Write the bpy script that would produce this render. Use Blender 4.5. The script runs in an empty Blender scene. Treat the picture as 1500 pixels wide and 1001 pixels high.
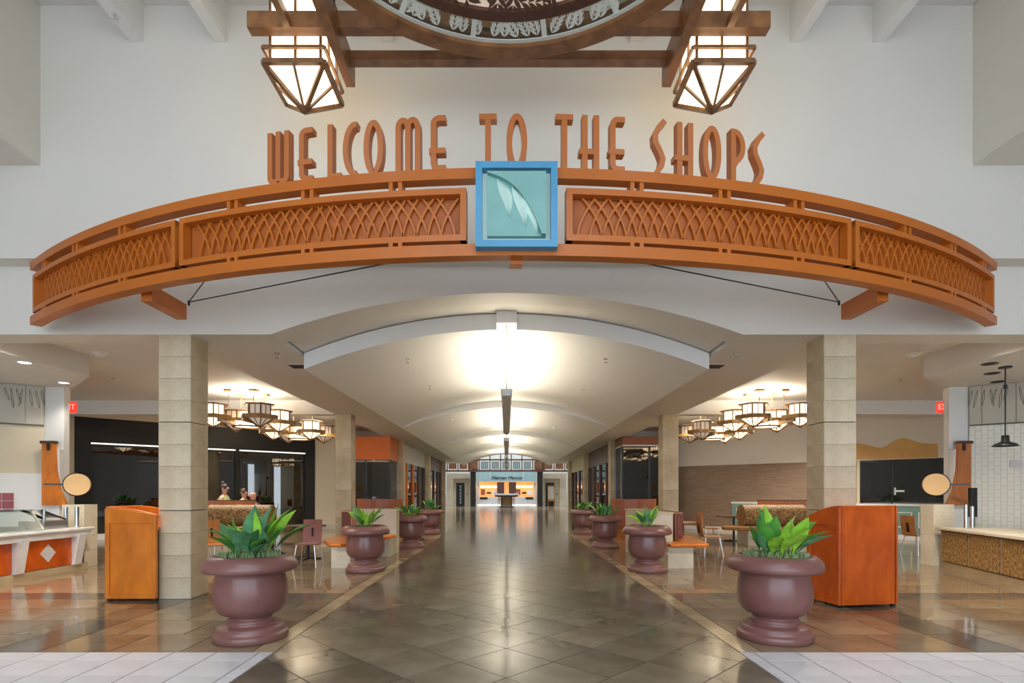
import bpy, bmesh, math, random
from mathutils import Vector, Matrix
random.seed(7)
R = math.radians
PI = math.pi
SC = bpy.context.scene
COL = SC.collection
SC.unit_settings.scale_length = 1.154     # one scene unit is about 1.15 m

# ------------------------------------------------------------------ camera
HC = 1.3
cam_d = bpy.data.cameras.new('camera')
cam_d.sensor_width = 36.0
cam_d.lens = 800.0 / 1500.0 * 36.0
cam_d.shift_x = (750 - 742) / 1500.0
cam_d.shift_y = (720 - 500.5) / 1500.0
cam_d.clip_end = 300
cam = bpy.data.objects.new('camera', cam_d)
cam.location = (0, 0, HC)
cam.rotation_euler = (R(90), 0, 0)
COL.objects.link(cam)
SC.camera = cam

# ------------------------------------------------------------------ world, daylight, exposure
SC.view_settings.view_transform = 'Standard'
SC.view_settings.look = 'None'
SC.view_settings.gamma = 1.0
SC.view_settings.use_curve_mapping = False
SC.view_settings.exposure = 0.2
w = bpy.data.worlds.new('daylight')
SC.world = w
w.use_nodes = True
bg = w.node_tree.nodes['Background']
bg.inputs[0].default_value = (0.80, 0.90, 1.0, 1)
bg.inputs[1].default_value = 4.0


def portal(loc, rot, sx, sy):
    d = bpy.data.lights.new('daylight_portal', 'AREA')
    d.shape = 'RECTANGLE'
    d.size, d.size_y = sx, sy
    d.cycles.is_portal = True
    o = bpy.data.objects.new('daylight_portal', d)
    o.location, o.rotation_euler = loc, rot
    COL.objects.link(o)


portal((0, -5.95, 3.2), (R(90), 0, 0), 17.0, 6.0)        # glazed entrance wall behind the camera (light enters towards +Y)
portal((0, -1.6, 7.25), (0, 0, 0), 7.0, 6.0)                # skylight added out of view to brighten the entrance hall
portal((0, 44.0, 7.95), (0, 0, 0), 13, 11)               # open skylight of the far rotunda


def lamp(kind, loc, power, color, size=0.2, size_y=None, rot=(0, 0, 0), spot=None, parent=None, name='lamp_light'):
    d = bpy.data.lights.new(name, kind)
    d.energy = power
    d.color = color
    if kind == 'AREA':
        d.shape = 'RECTANGLE' if size_y else 'DISK'
        d.size = size
        if size_y:
            d.size_y = size_y
    else:
        d.shadow_soft_size = size
    if kind == 'SPOT':
        d.spot_size = R(spot or 110)
        d.spot_blend = 0.6
    o = bpy.data.objects.new(name, d)
    o.location, o.rotation_euler = loc, rot
    if parent:
        o.parent = parent
    COL.objects.link(o)
    return o


# ------------------------------------------------------------------ materials
M = {}


def nt(name):
    m = bpy.data.materials.new(name)
    m.use_nodes = True
    t = m.node_tree
    M[name] = m
    return m, t, t.nodes['Principled BSDF'], t.links


def tex(t, kind, scale, obj=True, stretch=None, rot=None, **kw):
    tc = t.nodes.new('ShaderNodeTexCoord')
    mp = t.nodes.new('ShaderNodeMapping')
    n = t.nodes.new(kind)
    t.links.new(tc.outputs['Object' if obj else 'Generated'], mp.inputs[0])
    t.links.new(mp.outputs[0], n.inputs[0])
    if stretch:
        mp.inputs['Scale'].default_value = stretch
    if rot:
        mp.inputs['Rotation'].default_value = rot
    if 'Scale' in n.inputs:
        n.inputs['Scale'].default_value = scale
    for k, v in kw.items():
        n.inputs[k].default_value = v
    return n


def ramp(t, src, stops):
    r = t.nodes.new('ShaderNodeValToRGB')
    e = r.color_ramp.elements
    while len(e) < len(stops):
        e.new(0.5)
    for i, (p, c) in enumerate(stops):
        e[i].position = p
        e[i].color = (*c, 1)
    t.links.new(src, r.inputs[0])
    return r


def bump(t, bs, src, strength=0.2, dist=0.01):
    b = t.nodes.new('ShaderNodeBump')
    b.inputs['Strength'].default_value = strength
    b.inputs['Distance'].default_value = dist
    t.links.new(src, b.inputs['Height'])
    t.links.new(b.outputs[0], bs.inputs['Normal'])


def plain(name, col, rough=0.5, metal=0.0, var=0.06, scale=3.0, bmp=0.0, spec=0.5, coat=0.0):
    m, t, bs, L = nt(name)
    n = tex(t, 'ShaderNodeTexNoise', scale, Detail=4.0)
    c0 = tuple(max(0, c * (1 - var)) for c in col)
    c1 = tuple(min(1, c * (1 + var)) for c in col)
    r = ramp(t, n.outputs[0], [(0.3, c0), (0.7, c1)])
    L.new(r.outputs[0], bs.inputs['Base Color'])
    bs.inputs['Roughness'].default_value = rough
    bs.inputs['Metallic'].default_value = metal
    bs.inputs['Specular IOR Level'].default_value = spec
    bs.inputs['Coat Weight'].default_value = coat
    if bmp:
        n2 = tex(t, 'ShaderNodeTexNoise', 60, Detail=3.0)
        bump(t, bs, n2.outputs[0], bmp, 0.004)
    return m


def wood(name, c0, c1, rough=0.35, stretch=(6, 6, 0.7), scale=4.0, coat=0.2):
    m, t, bs, L = nt(name)
    n = tex(t, 'ShaderNodeTexNoise', scale, stretch=stretch, Detail=6.0, Distortion=0.6)
    n2 = tex(t, 'ShaderNodeTexNoise', 2.2, Detail=2.0)
    r = ramp(t, n.outputs[0], [(0.3, c0), (0.7, c1)])
    mx = t.nodes.new('ShaderNodeMixRGB')
    mx.blend_type = 'MULTIPLY'
    mx.inputs[0].default_value = 0.35
    r2 = ramp(t, n2.outputs[0], [(0.3, (0.6, 0.55, 0.5)), (0.7, (1, 1, 1))])
    L.new(r.outputs[0], mx.inputs[1])
    L.new(r2.outputs[0], mx.inputs[2])
    L.new(mx.outputs[0], bs.inputs['Base Color'])
    bs.inputs['Roughness'].default_value = rough
    bs.inputs['Coat Weight'].default_value = coat
    bs.inputs['Coat Roughness'].default_value = 0.2
    return m


def stone(name, c0, c1, rough=0.4, spots=True, scale=2.0, rnd=0.0, spotcol=0.72):
    m, t, bs, L = nt(name)
    n = tex(t, 'ShaderNodeTexNoise', scale, Detail=8.0, Roughness=0.62)
    r = ramp(t, n.outputs[0], [(0.32, c0), (0.68, c1)])
    out = r.outputs[0]
    if spots:
        n2 = tex(t, 'ShaderNodeTexNoise', 34, Detail=3.0)
        r2 = ramp(t, n2.outputs[0], [(0.30, (spotcol,) * 3), (0.40, (1, 1, 1))])
        mx = t.nodes.new('ShaderNodeMixRGB')
        mx.blend_type = 'MULTIPLY'
        mx.inputs[0].default_value = 0.8
        L.new(out, mx.inputs[1])
        L.new(r2.outputs[0], mx.inputs[2])
        out = mx.outputs[0]
    if rnd:
        oi = t.nodes.new('ShaderNodeObjectInfo')
        mr = t.nodes.new('ShaderNodeMapRange')
        mr.inputs['To Min'].default_value = 1 - rnd
        mr.inputs['To Max'].default_value = 1 + rnd
        L.new(oi.outputs['Random'], mr.inputs['Value'])
        hs = t.nodes.new('ShaderNodeHueSaturation')
        L.new(mr.outputs[0], hs.inputs['Value'])
        L.new(out, hs.inputs['Color'])
        out = hs.outputs[0]
    L.new(out, bs.inputs['Base Color'])
    bs.inputs['Roughness'].default_value = rough
    return m


def emit(name, col, strength, noise=0.0):
    m, t, bs, L = nt(name)
    bs.inputs['Base Color'].default_value = (*[c * 0.8 for c in col], 1)
    bs.inputs['Emission Color'].default_value = (*col, 1)
    bs.inputs['Emission Strength'].default_value = strength
    bs.inputs['Roughness'].default_value = 0.4
    if noise:
        n = tex(t, 'ShaderNodeTexNoise', 5.0)
        mr = t.nodes.new('ShaderNodeMapRange')
        mr.inputs['To Min'].default_value = strength * (1 - noise)
        mr.inputs['To Max'].default_value = strength * (1 + noise)
        L.new(n.outputs[0], mr.inputs['Value'])
        L.new(mr.outputs[0], bs.inputs['Emission Strength'])
    return m


def clear(name, tint, gloss=0.12, rough=0.02):
    m, t, bs, L = nt(name)
    t.nodes.remove(bs)
    a = t.nodes.new('ShaderNodeBsdfTransparent')
    a.inputs[0].default_value = (*tint, 1)
    g = t.nodes.new('ShaderNodeBsdfGlossy')
    g.inputs['Roughness'].default_value = rough
    mx = t.nodes.new('ShaderNodeMixShader')
    lw = t.nodes.new('ShaderNodeFresnel')
    lw.inputs[0].default_value = 1.45
    ad = t.nodes.new('ShaderNodeMath')
    ad.operation = 'ADD'
    ad.inputs[1].default_value = gloss
    L.new(lw.outputs[0], ad.inputs[0])
    L.new(ad.outputs[0], mx.inputs[0])
    L.new(a.outputs[0], mx.inputs[1])
    L.new(g.outputs[0], mx.inputs[2])
    L.new(mx.outputs[0], t.nodes['Material Output'].inputs[0])
    return m


plain('wall_paint', (0.72, 0.69, 0.62), 0.6, var=0.015, scale=1.0)
plain('wall_cream', (0.66, 0.58, 0.42), 0.6, var=0.02)
plain('ceiling_paint', (0.74, 0.72, 0.69), 0.7, var=0.015, scale=1.0)
plain('vault_paint', (0.80, 0.79, 0.76), 0.6, var=0.01, scale=1.0)
plain('white_paint', (0.80, 0.80, 0.78), 0.5, var=0.02)
plain('sign_terracotta', (0.50, 0.130, 0.010), 0.42, var=0.05, coat=0.1)
plain('sign_backing', (0.40, 0.105, 0.016), 0.5, var=0.10)
plain('letter_copper', (0.50, 0.155, 0.04), 0.38, var=0.05)
plain('emblem_blue', (0.07, 0.30, 0.50), 0.35, var=0.08)
plain('emblem_mint', (0.64, 0.84, 0.74), 0.5, var=0.05)
plain('emblem_plate', (0.21, 0.43, 0.39), 0.5, var=0.10, bmp=0.2)
wood('beam_wood', (0.17, 0.065, 0.018), (0.36, 0.155, 0.05), 0.4, stretch=(1.2, 1.2, 1.2), scale=5)
wood('lantern_wood', (0.13, 0.06, 0.025), (0.30, 0.15, 0.06), 0.4, stretch=(1.5, 1.5, 1.5), scale=5)
wood('gold_wood', (0.28, 0.15, 0.045), (0.48, 0.28, 0.10), 0.4, stretch=(1.5, 1.5, 1.5), scale=5)
wood('orange_wood', (0.66, 0.17, 0.010), (0.84, 0.26, 0.020), 0.30, stretch=(2.2, 2.2, .9), scale=3)
wood('red_wood', (0.56, 0.080, 0.005), (0.78, 0.14, 0.008), 0.25, stretch=(2.2, 2.2, .9), scale=3)
wood('booth_wood', (0.42, 0.13, 0.03), (0.58, 0.20, 0.05), 0.35)
wood('chair_wood', (0.40, 0.15, 0.035), (0.60, 0.26, 0.07), 0.35)
wood('chair_plum', (0.20, 0.075, 0.07), (0.28, 0.11, 0.10), 0.30)
wood('dark_wood', (0.055, 0.018, 0.010), (0.13, 0.045, 0.022), 0.4)
stone('travertine', (0.50, 0.385, 0.225), (0.74, 0.63, 0.45), 0.45, rnd=0.05, spotcol=0.78)
stone('pale_stone', (0.60, 0.51, 0.36), (0.76, 0.69, 0.55), 0.4, rnd=0.04)
stone('marble', (0.66, 0.64, 0.63), (0.80, 0.78, 0.76), 0.22, spots=False, scale=5)
stone('aisle_tile', (0.125, 0.102, 0.070), (0.225, 0.190, 0.138), 0.13, rnd=0.22, spots=False, scale=1.7)
stone('tan_tile', (0.20, 0.135, 0.078), (0.34, 0.245, 0.155), 0.10, rnd=0.16, spots=False, scale=1.6)
stone('border_tile', (0.36, 0.26, 0.14), (0.50, 0.39, 0.24), 0.12, rnd=0.08, spots=False, scale=2)
stone('band_tile', (0.085, 0.067, 0.050), (0.17, 0.135, 0.10), 0.12, rnd=0.15, spots=False, scale=2)
stone('white_tile', (0.66, 0.63, 0.65), (0.78, 0.75, 0.77), 0.35, rnd=0.03, spots=False, scale=3)
plain('grout', (0.022, 0.018, 0.015), 0.8)
plain('planter_plum', (0.215, 0.092, 0.080), 0.33, var=0.05, coat=0.15)
plain('soil', (0.05, 0.035, 0.02), 0.9, var=0.3, scale=20)
plain('chrome', (0.75, 0.76, 0.78), 0.15, metal=1.0, var=0.02)
plain('steel', (0.62, 0.64, 0.66), 0.3, metal=1.0, var=0.05)
plain('black_metal', (0.012, 0.012, 0.013), 0.35)
plain('black_panel', (0.006, 0.0055, 0.005), 0.35, var=0.3)
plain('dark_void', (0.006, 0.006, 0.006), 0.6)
plain('grey_metal', (0.62, 0.59, 0.58), 0.4, var=0.03)
plain('vinyl_brown', (0.28, 0.10, 0.06), 0.45, var=0.1)
plain('red_vinyl', (0.36, 0.11, 0.06), 0.4, var=0.08)
plain('seat_brown', (0.36, 0.17, 0.04), 0.35, var=0.08)
plain('disc_tan', (0.74, 0.47, 0.20), 0.5, var=0.06)
plain('green_paint', (0.18, 0.33, 0.30), 0.5)
plain('mural_orange', (0.62, 0.38, 0.13), 0.6, var=0.08)
plain('panel_grey', (0.52, 0.50, 0.42), 0.6)
plain('engraved', (0.16, 0.15, 0.11), 0.7)
plain('storefront_orange', (0.80, 0.17, 0.006), 0.4, var=0.03)
plain('brown_header', (0.28, 0.085, 0.030), 0.45)
plain('blue_reflection', (0.20, 0.30, 0.46), 0.15)
plain('skin', (0.62, 0.36, 0.24), 0.5)
plain('hair_dark', (0.03, 0.015, 0.010), 0.5)
plain('shirt_olive', (0.30, 0.33, 0.12), 0.8)
plain('shirt_grey', (0.07, 0.07, 0.075), 0.8)
plain('shirt_dark', (0.02, 0.02, 0.025), 0.8)
plain('leaf_green', (0.085, 0.30, 0.040), 0.35, var=0.35, scale=4)
plain('leaf_bright', (0.30, 0.60, 0.05), 0.35, var=0.3, scale=5)
plain('leaf_blue', (0.11, 0.30, 0.13), 0.35, var=0.3, scale=5)
plain('moss', (0.26, 0.36, 0.16), 0.9, var=0.4, scale=30)
plain('leaf_frost', (0.66, 0.68, 0.60), 0.5)
plain('leaf_umber', (0.10, 0.055, 0.03), 0.6)
plain('red_tile', (0.30, 0.03, 0.04), 0.3)
plain('teal_glassy', (0.30, 0.42, 0.42), 0.2)
emit('lantern_lit', (1.0, 0.81, 0.52), 3.0, 0.15)
emit('lantern_lit_big', (1.0, 0.82, 0.54), 3.0, 0.2)
emit('lantern_faint_glow', (1.0, 0.86, 0.70), 0.18)  # faint glow put into the glass of lanterns that are off
emit('strip_light', (1.0, 0.93, 0.80), 1.2)
emit('downlight_on', (1.0, 0.90, 0.74), 8.0)
emit('uplight_glow', (1.0, 0.90, 0.70), 6.0)
emit('exit_red', (1.0, 0.035, 0.02), 0.9)
emit('exit_text', (1.0, 0.25, 0.20), 1.6)
emit('shop_glow', (1.0, 0.82, 0.58), 1.4)
emit('shop_orange', (1.0, 0.36, 0.10), 0.9, 0.6)
emit('bowl_glow', (1.0, 0.80, 0.64), 0.30, 0.3)
clear('clear_glass', (0.92, 0.97, 0.95), 0.04)
clear('window_glass', (0.97, 0.98, 1.0), 0.01)
clear('dark_glass', (0.10, 0.10, 0.11), 0.12, 0.015)
clear('smoke_glass', (0.42, 0.40, 0.38), 0.10, 0.015)
clear('green_glass', (0.72, 0.85, 0.82), 0.08)


def brick_mat(name, c0, c1, mort, scale, bw, bh, rough=0.4, off=0.5, vert=False):
    m, t, bs, L = nt(name)
    n = tex(t, 'ShaderNodeTexBrick', scale, rot=(R(90), 0, R(90) if vert else 0))
    n.inputs['Color1'].default_value = (*c0, 1)
    n.inputs['Color2'].default_value = (*c1, 1)
    n.inputs['Mortar'].default_value = (*mort, 1)
    n.inputs['Mortar Size'].default_value = 0.004
    n.inputs['Brick Width'].default_value = bw
    n.inputs['Row Height'].default_value = bh
    n.offset = off
    if vert:
        n.inputs[0].links[0].from_node.inputs['Rotation'].default_value = (R(90), 0, 0)
        sw = t.nodes.new('ShaderNodeSeparateXYZ')
        cb = t.nodes.new('ShaderNodeCombineXYZ')
        tcn = n.inputs[0].links[0].from_node.inputs[0].links[0].from_socket
        L.new(tcn, sw.inputs[0])
        L.new(sw.outputs[2], cb.inputs[0])
        L.new(sw.outputs[0], cb.inputs[1])
        L.new(cb.outputs[0], n.inputs[0])
    L.new(n.outputs[0], bs.inputs['Base Color'])
    bs.inputs['Roughness'].default_value = rough
    return m


brick_mat('brown_tile', (0.25, 0.17, 0.115), (0.30, 0.215, 0.15), (0.20, 0.14, 0.095), 1.0, 0.30, 0.07)
brick_mat('cream_tile', (0.72, 0.68, 0.56), (0.76, 0.72, 0.60), (0.48, 0.46, 0.40), 1.0, 0.14, 0.085, 0.25, vert=True)


def cork():
    m, t, bs, L = nt('cork')
    n = tex(t, 'ShaderNodeTexNoise', 26, stretch=(1.4, 1.4, 0.7), Detail=5.0, Roughness=0.7)
    r = ramp(t, n.outputs[0], [(0.40, (0.10, 0.045, 0.012)), (0.52, (0.34, 0.18, 0.05)), (0.64, (0.55, 0.33, 0.12))])
    L.new(r.outputs[0], bs.inputs['Base Color'])
    bs.inputs['Roughness'].default_value = 0.6


cork()


def stripes():
    m, t, bs, L = nt('striped_vinyl')
    n = tex(t, 'ShaderNodeTexWave', 9.0, Distortion=0.3)
    n.bands_direction = 'Y'
    r = ramp(t, n.outputs[0], [(0.2, (0.16, 0.045, 0.025)), (0.5, (0.34, 0.14, 0.08)), (0.8, (0.50, 0.27, 0.17))])
    L.new(r.outputs[0], bs.inputs['Base Color'])
    bs.inputs['Roughness'].default_value = 0.45


stripes()


# ------------------------------------------------------------------ mesh helpers
class MB:
    def __init__(s):
        s.v, s.f, s.sm = [], [], []

    def add(s, vs, fs, smooth=False):
        b = len(s.v)
        s.v += [tuple(v) for v in vs]
        s.f += [tuple(i + b for i in f) for f in fs]
        s.sm += [smooth] * len(fs)
        return s

    def box(s, x0, y0, z0, x1, y1, z1):
        x0, x1 = min(x0, x1), max(x0, x1)
        y0, y1 = min(y0, y1), max(y0, y1)
        z0, z1 = min(z0, z1), max(z0, z1)
        v = [(x, y, z) for z in (z0, z1) for y in (y0, y1) for x in (x0, x1)]
        return s.add(v, [(0, 2, 3, 1), (4, 5, 7, 6), (0, 1, 5, 4), (2, 6, 7, 3), (0, 4, 6, 2), (1, 3, 7, 5)])

    def bar(s, a, b, wd, ht=None, up=(0, 0, 1)):
        """square bar from a to b"""
        a, b = Vector(a), Vector(b)
        d = (b - a).normalized()
        u = Vector(up)
        if abs(d.dot(u)) > 0.98:
            u = Vector((0, 1, 0))
        x = d.cross(u).normalized() * wd / 2
        y = x.cross(d).normalized() * (ht or wd) / 2
        v = [a - x - y, a + x - y, a + x + y, a - x + y, b - x - y, b + x - y, b + x + y, b - x + y]
        return s.add(v, [(3, 2, 1, 0), (4, 5, 6, 7), (0, 1, 5, 4), (1, 2, 6, 5), (2, 3, 7, 6), (3, 0, 4, 7)])

    def prism(s, poly, z0, z1, smooth=False):
        """vertical prism of an xy polygon (counter-clockwise)"""
        n = len(poly)
        v = [(x, y, z0) for x, y in poly] + [(x, y, z1) for x, y in poly]
        s.add(v, [tuple(range(n - 1, -1, -1)), tuple(range(n, 2 * n))] +
              [(i, (i + 1) % n, n + (i + 1) % n, n + i) for i in range(n)])
        return s

    def prism_y(s, poly, y0, y1):
        """prism of an xz polygon along y"""
        n = len(poly)
        v = [(x, y0, z) for x, z in poly] + [(x, y1, z) for x, z in poly]
        return s.add(v, [tuple(range(n)), tuple(range(2 * n - 1, n - 1, -1))] +
                     [(i, n + i, n + (i + 1) % n, (i + 1) % n) for i in range(n)])

    def prism_x(s, poly, x0, x1):
        n = len(poly)
        v = [(x0, y, z) for y, z in poly] + [(x1, y, z) for y, z in poly]
        return s.add(v, [tuple(range(n - 1, -1, -1)), tuple(range(n, 2 * n))] +
                     [(i, (i + 1) % n, n + (i + 1) % n, n + i) for i in range(n)])

    def lathe(s, prof, n=32, c=(0, 0), smooth=True, cap=True, a0=0.0):
        m = len(prof)
        v = [(c[0] + r * math.cos(a0 + 2 * PI * k / n), c[1] + r * math.sin(a0 + 2 * PI * k / n), z) for r, z in prof for k in range(n)]
        f = [(i * n + k, i * n + (k + 1) % n, (i + 1) * n + (k + 1) % n, (i + 1) * n + k) for i in range(m - 1) for k in range(n)]
        s.add(v, f, smooth)
        if cap:
            if prof[0][0] > 1e-4:
                s.add([v[k] for k in range(n)], [tuple(range(n - 1, -1, -1))])
            if prof[-1][0] > 1e-4:
                s.add([v[(m - 1) * n + k] for k in range(n)], [tuple(range(n))])
        return s

    def cyl(s, a, b, r, r2=None, n=12, smooth=True):
        a, b = Vector(a), Vector(b)
        d = (b - a).normalized()
        u = Vector((0, 0, 1)) if abs(d.z) < 0.9 else Vector((1, 0, 0))
        x = d.cross(u).normalized()
        y = d.cross(x)
        r2 = r if r2 is None else r2
        v = [a + (x * math.cos(t) + y * math.sin(t)) * r for t in [2 * PI * k / n for k in range(n)]]
        v2 = [b + (x * math.cos(t) + y * math.sin(t)) * r2 for t in [2 * PI * k / n for k in range(n)]]
        s.add(v + v2, [(k, n + k, n + (k + 1) % n, (k + 1) % n) for k in range(n)], smooth)
        s.add(v, [tuple(range(n))])
        s.add(v2, [tuple(range(n - 1, -1, -1))])
        return s

    def tube(s, path, r, n=6):
        for a, b in zip(path[:-1], path[1:]):
            s.cyl(a, b, r, n=n)
        return s

    def ribbon(s, pts, wd, z0, z1):
        """flat stroke along 2D points (in x,z), thickness along y from z0 to z1"""
        P = [Vector(p) for p in pts]
        n = len(P)
        Lf, Rt = [], []
        for i in range(n):
            if i == 0:
                d = (P[1] - P[0]).normalized()
                k = 1.0
            elif i == n - 1:
                d = (P[-1] - P[-2]).normalized()
                k = 1.0
            else:
                d1, d2 = (P[i] - P[i - 1]).normalized(), (P[i + 1] - P[i]).normalized()
                d = (d1 + d2)
                d = d.normalized() if d.length > 1e-6 else d1
                k = 1.0 / max(0.5, d.dot(d1))
            nn = Vector((-d.y, d.x)) * (wd / 2) * k
            Lf.append(P[i] + nn)
            Rt.append(P[i] - nn)
        v = []
        for i in range(n):
            for q in (Lf[i], Rt[i]):
                v += [(q.x, z0, q.y), (q.x, z1, q.y)]
        f = []
        for i in range(n - 1):
            a, b = 4 * i, 4 * i + 4
            f += [(a, a + 2, b + 2, b), (a + 1, b + 1, b + 3, a + 3), (a, b, b + 1, a + 1), (a + 2, a + 3, b + 3, b + 2)]
        f += [(0, 1, 3, 2), (4 * n - 4, 4 * n - 2, 4 * n - 1, 4 * n - 3)]
        return s.add(v, f)

    def mesh(s, mat):
        me = bpy.data.meshes.new('m')
        me.from_pydata(s.v, [], s.f)
        bm = bmesh.new()
        bm.from_mesh(me)
        bmesh.ops.recalc_face_normals(bm, faces=bm.faces)
        bm.to_mesh(me)
        bm.free()
        me.polygons.foreach_set('use_smooth', s.sm)
        me.materials.append(M[mat])
        return me

    def build(s, name, mat, parent=None, loc=(0, 0, 0), rz=0.0, bev=0.0):
        return put(name, s.mesh(mat), parent, loc, rz, bev)


def put(name, me, parent=None, loc=(0, 0, 0), rz=0.0, bev=0.0):
    o = bpy.data.objects.new(name, me)
    o.location = loc
    if rz:
        o.rotation_euler = (0, 0, rz)
    if parent is not None:
        o.parent = parent
    if bev:
        b = o.modifiers.new('soft_edge', 'BEVEL')
        b.width = bev
        b.segments = 2
        b.limit_method = 'ANGLE'
    COL.objects.link(o)
    return o


def tag(o, label, cat, group=None, kind=None):
    o['label'] = label
    o['category'] = cat
    if group:
        o['group'] = group
    if kind:
        o['kind'] = kind
    return o


def thing(name, label, cat, loc=(0, 0, 0), rz=0.0, group=None):
    o = bpy.data.objects.new(name, None)
    o.empty_display_size = 0.2
    o.location = loc
    o.rotation_euler = (0, 0, rz)
    COL.objects.link(o)
    return tag(o, label, cat, group)


def copy_tree(o, parent=None):
    c = o.copy()
    COL.objects.link(c)
    if parent is not None:
        c.parent = parent
    for ch in list(o.children):
        copy_tree(ch, c)
    return c


def struct(name, mb, mat, label, cat, bev=0.0, loc=(0, 0, 0), rz=0.0):
    return tag(mb.build(name, mat, None, loc, rz, bev), label, cat, None, 'structure')


def text_mesh(body, size, depth, mat, shear=0.0):
    c = bpy.data.curves.new('t', 'FONT')
    c.body = body
    c.size = size
    c.extrude = depth
    c.align_x = 'CENTER'
    c.align_y = 'CENTER'
    c.shear = shear
    o = bpy.data.objects.new('t', c)
    COL.objects.link(o)
    dg = bpy.context.evaluated_depsgraph_get()
    me = bpy.data.meshes.new_from_object(o.evaluated_get(dg))
    bpy.data.objects.remove(o)
    me.materials.clear()
    me.materials.append(M[mat])
    me.transform(Matrix.Rotation(R(90), 4, 'X'))
    return me


def at(px, py, z):
    """a point of the place at height z that a sight line meets (used to read sizes off the plan)"""
    y = 800.0 * (HC - z) / (py - 720.0)
    return (px - 742.0) * y / 800.0, y

# =================================================================== SETTING
YW, YU = 6.58, 6.35          # lower wall face, upper wall face (upper one stands proud)
ZS, ZC = 3.19, 3.53          # soffit level, wing ceiling level
PIL = [6.58 + 6.81 * k for k in range(5)]

# ---- floors: bases
b = MB()
b.box(-16, -6, -0.30, 16, 55, -0.008)
struct('floor', b, 'grout', 'dark base of the hall floor seen in the joints between tiles', 'floor')


def clip_poly(poly, nx, ny, d):
    """keep the side nx*x+ny*y<=d"""
    out = []
    for i in range(len(poly)):
        p, q = poly[i], poly[(i + 1) % len(poly)]
        a, c = nx * p[0] + ny * p[1] - d, nx * q[0] + ny * q[1] - d
        if a <= 0:
            out.append(p)
        if a * c < 0:
            t = a / (a - c)
            out.append((p[0] + t * (q[0] - p[0]), p[1] + t * (q[1] - p[1])))
    return out


def area(p):
    return 0.5 * abs(sum(p[i][0] * p[(i + 1) % len(p)][1] - p[(i + 1) % len(p)][0] * p[i][1] for i in range(len(p))))


AX = 1.88
aisle = thing('floor_center', 'dark polished stone aisle laid in diamond tiles down the middle', 'floor')
aisle['kind'] = 'structure'
D = 0.715
g = 0.006
hd = D / 2 - g
dia = [(0, -hd), (hd, 0), (0, hd), (-hd, 0)]
full = MB().prism(dia, -0.012, 0).mesh('aisle_tile')
Y0A, Y1A = 2.6, 17.4
for j in range(-6, 45):
    for i in range(-8, 9):
        if (i + j) % 2:
            continue
        cx, cy = i * D / 2, 4.516 + D / 2 + j * D / 2
        if cy < Y0A - D or cy > Y1A + D:
            continue
        p = [(cx + x, cy + y) for x, y in dia]
        q = clip_poly(p, 1, 0, AX - g)
        q = clip_poly(q, -1, 0, AX - g) if q else q
        q = clip_poly(q, 0, 1, Y1A) if q else q
        q = clip_poly(q, 0, -1, -Y0A) if q else q
        if len(q) < 3 or area(q) < 0.004:
            continue
        if area(q) > area(p) - 1e-5:
            put('floor_tile', full, aisle, (cx, cy, 0))
        else:
            MB().prism([(x - cx, y - cy) for x, y in q], -0.012, 0).build('floor_tile', 'aisle_tile', aisle, (cx, cy, 0))
b = MB()
b.box(-AX, Y1A + 0.005, -0.012, AX, 55, 0)
b.build('far_paving', 'aisle_tile', aisle)
MB().box(-AX, -6, -0.012, AX, Y0A - 0.005, 0).build('near_paving', 'aisle_tile', aisle)

TM = {}


def tile(par, x0, y0, x1, y1, mat):
    gg = 0.0055
    k = (round(x1 - x0, 3), round(y1 - y0, 3), mat)
    if k not in TM:
        hx, hy = (x1 - x0) / 2 - gg, (y1 - y0) / 2 - gg
        TM[k] = MB().box(-hx, -hy, -0.012, hx, hy, 0).mesh(mat)
    put('floor_tile', TM[k], par, ((x0 + x1) / 2, (y0 + y1) / 2, 0))


def tile_row(par, sx, x0, x1, wd, off, y0, y1, mat):
    x = x0 - off
    while x < x1 - 1e-4:
        a, c = max(x, x0), min(x + wd, x1)
        if c - a > 0.02:
            tile(par, min(sx * a, sx * c), y0, max(sx * a, sx * c), y1, mat)
        x += wd


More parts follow.
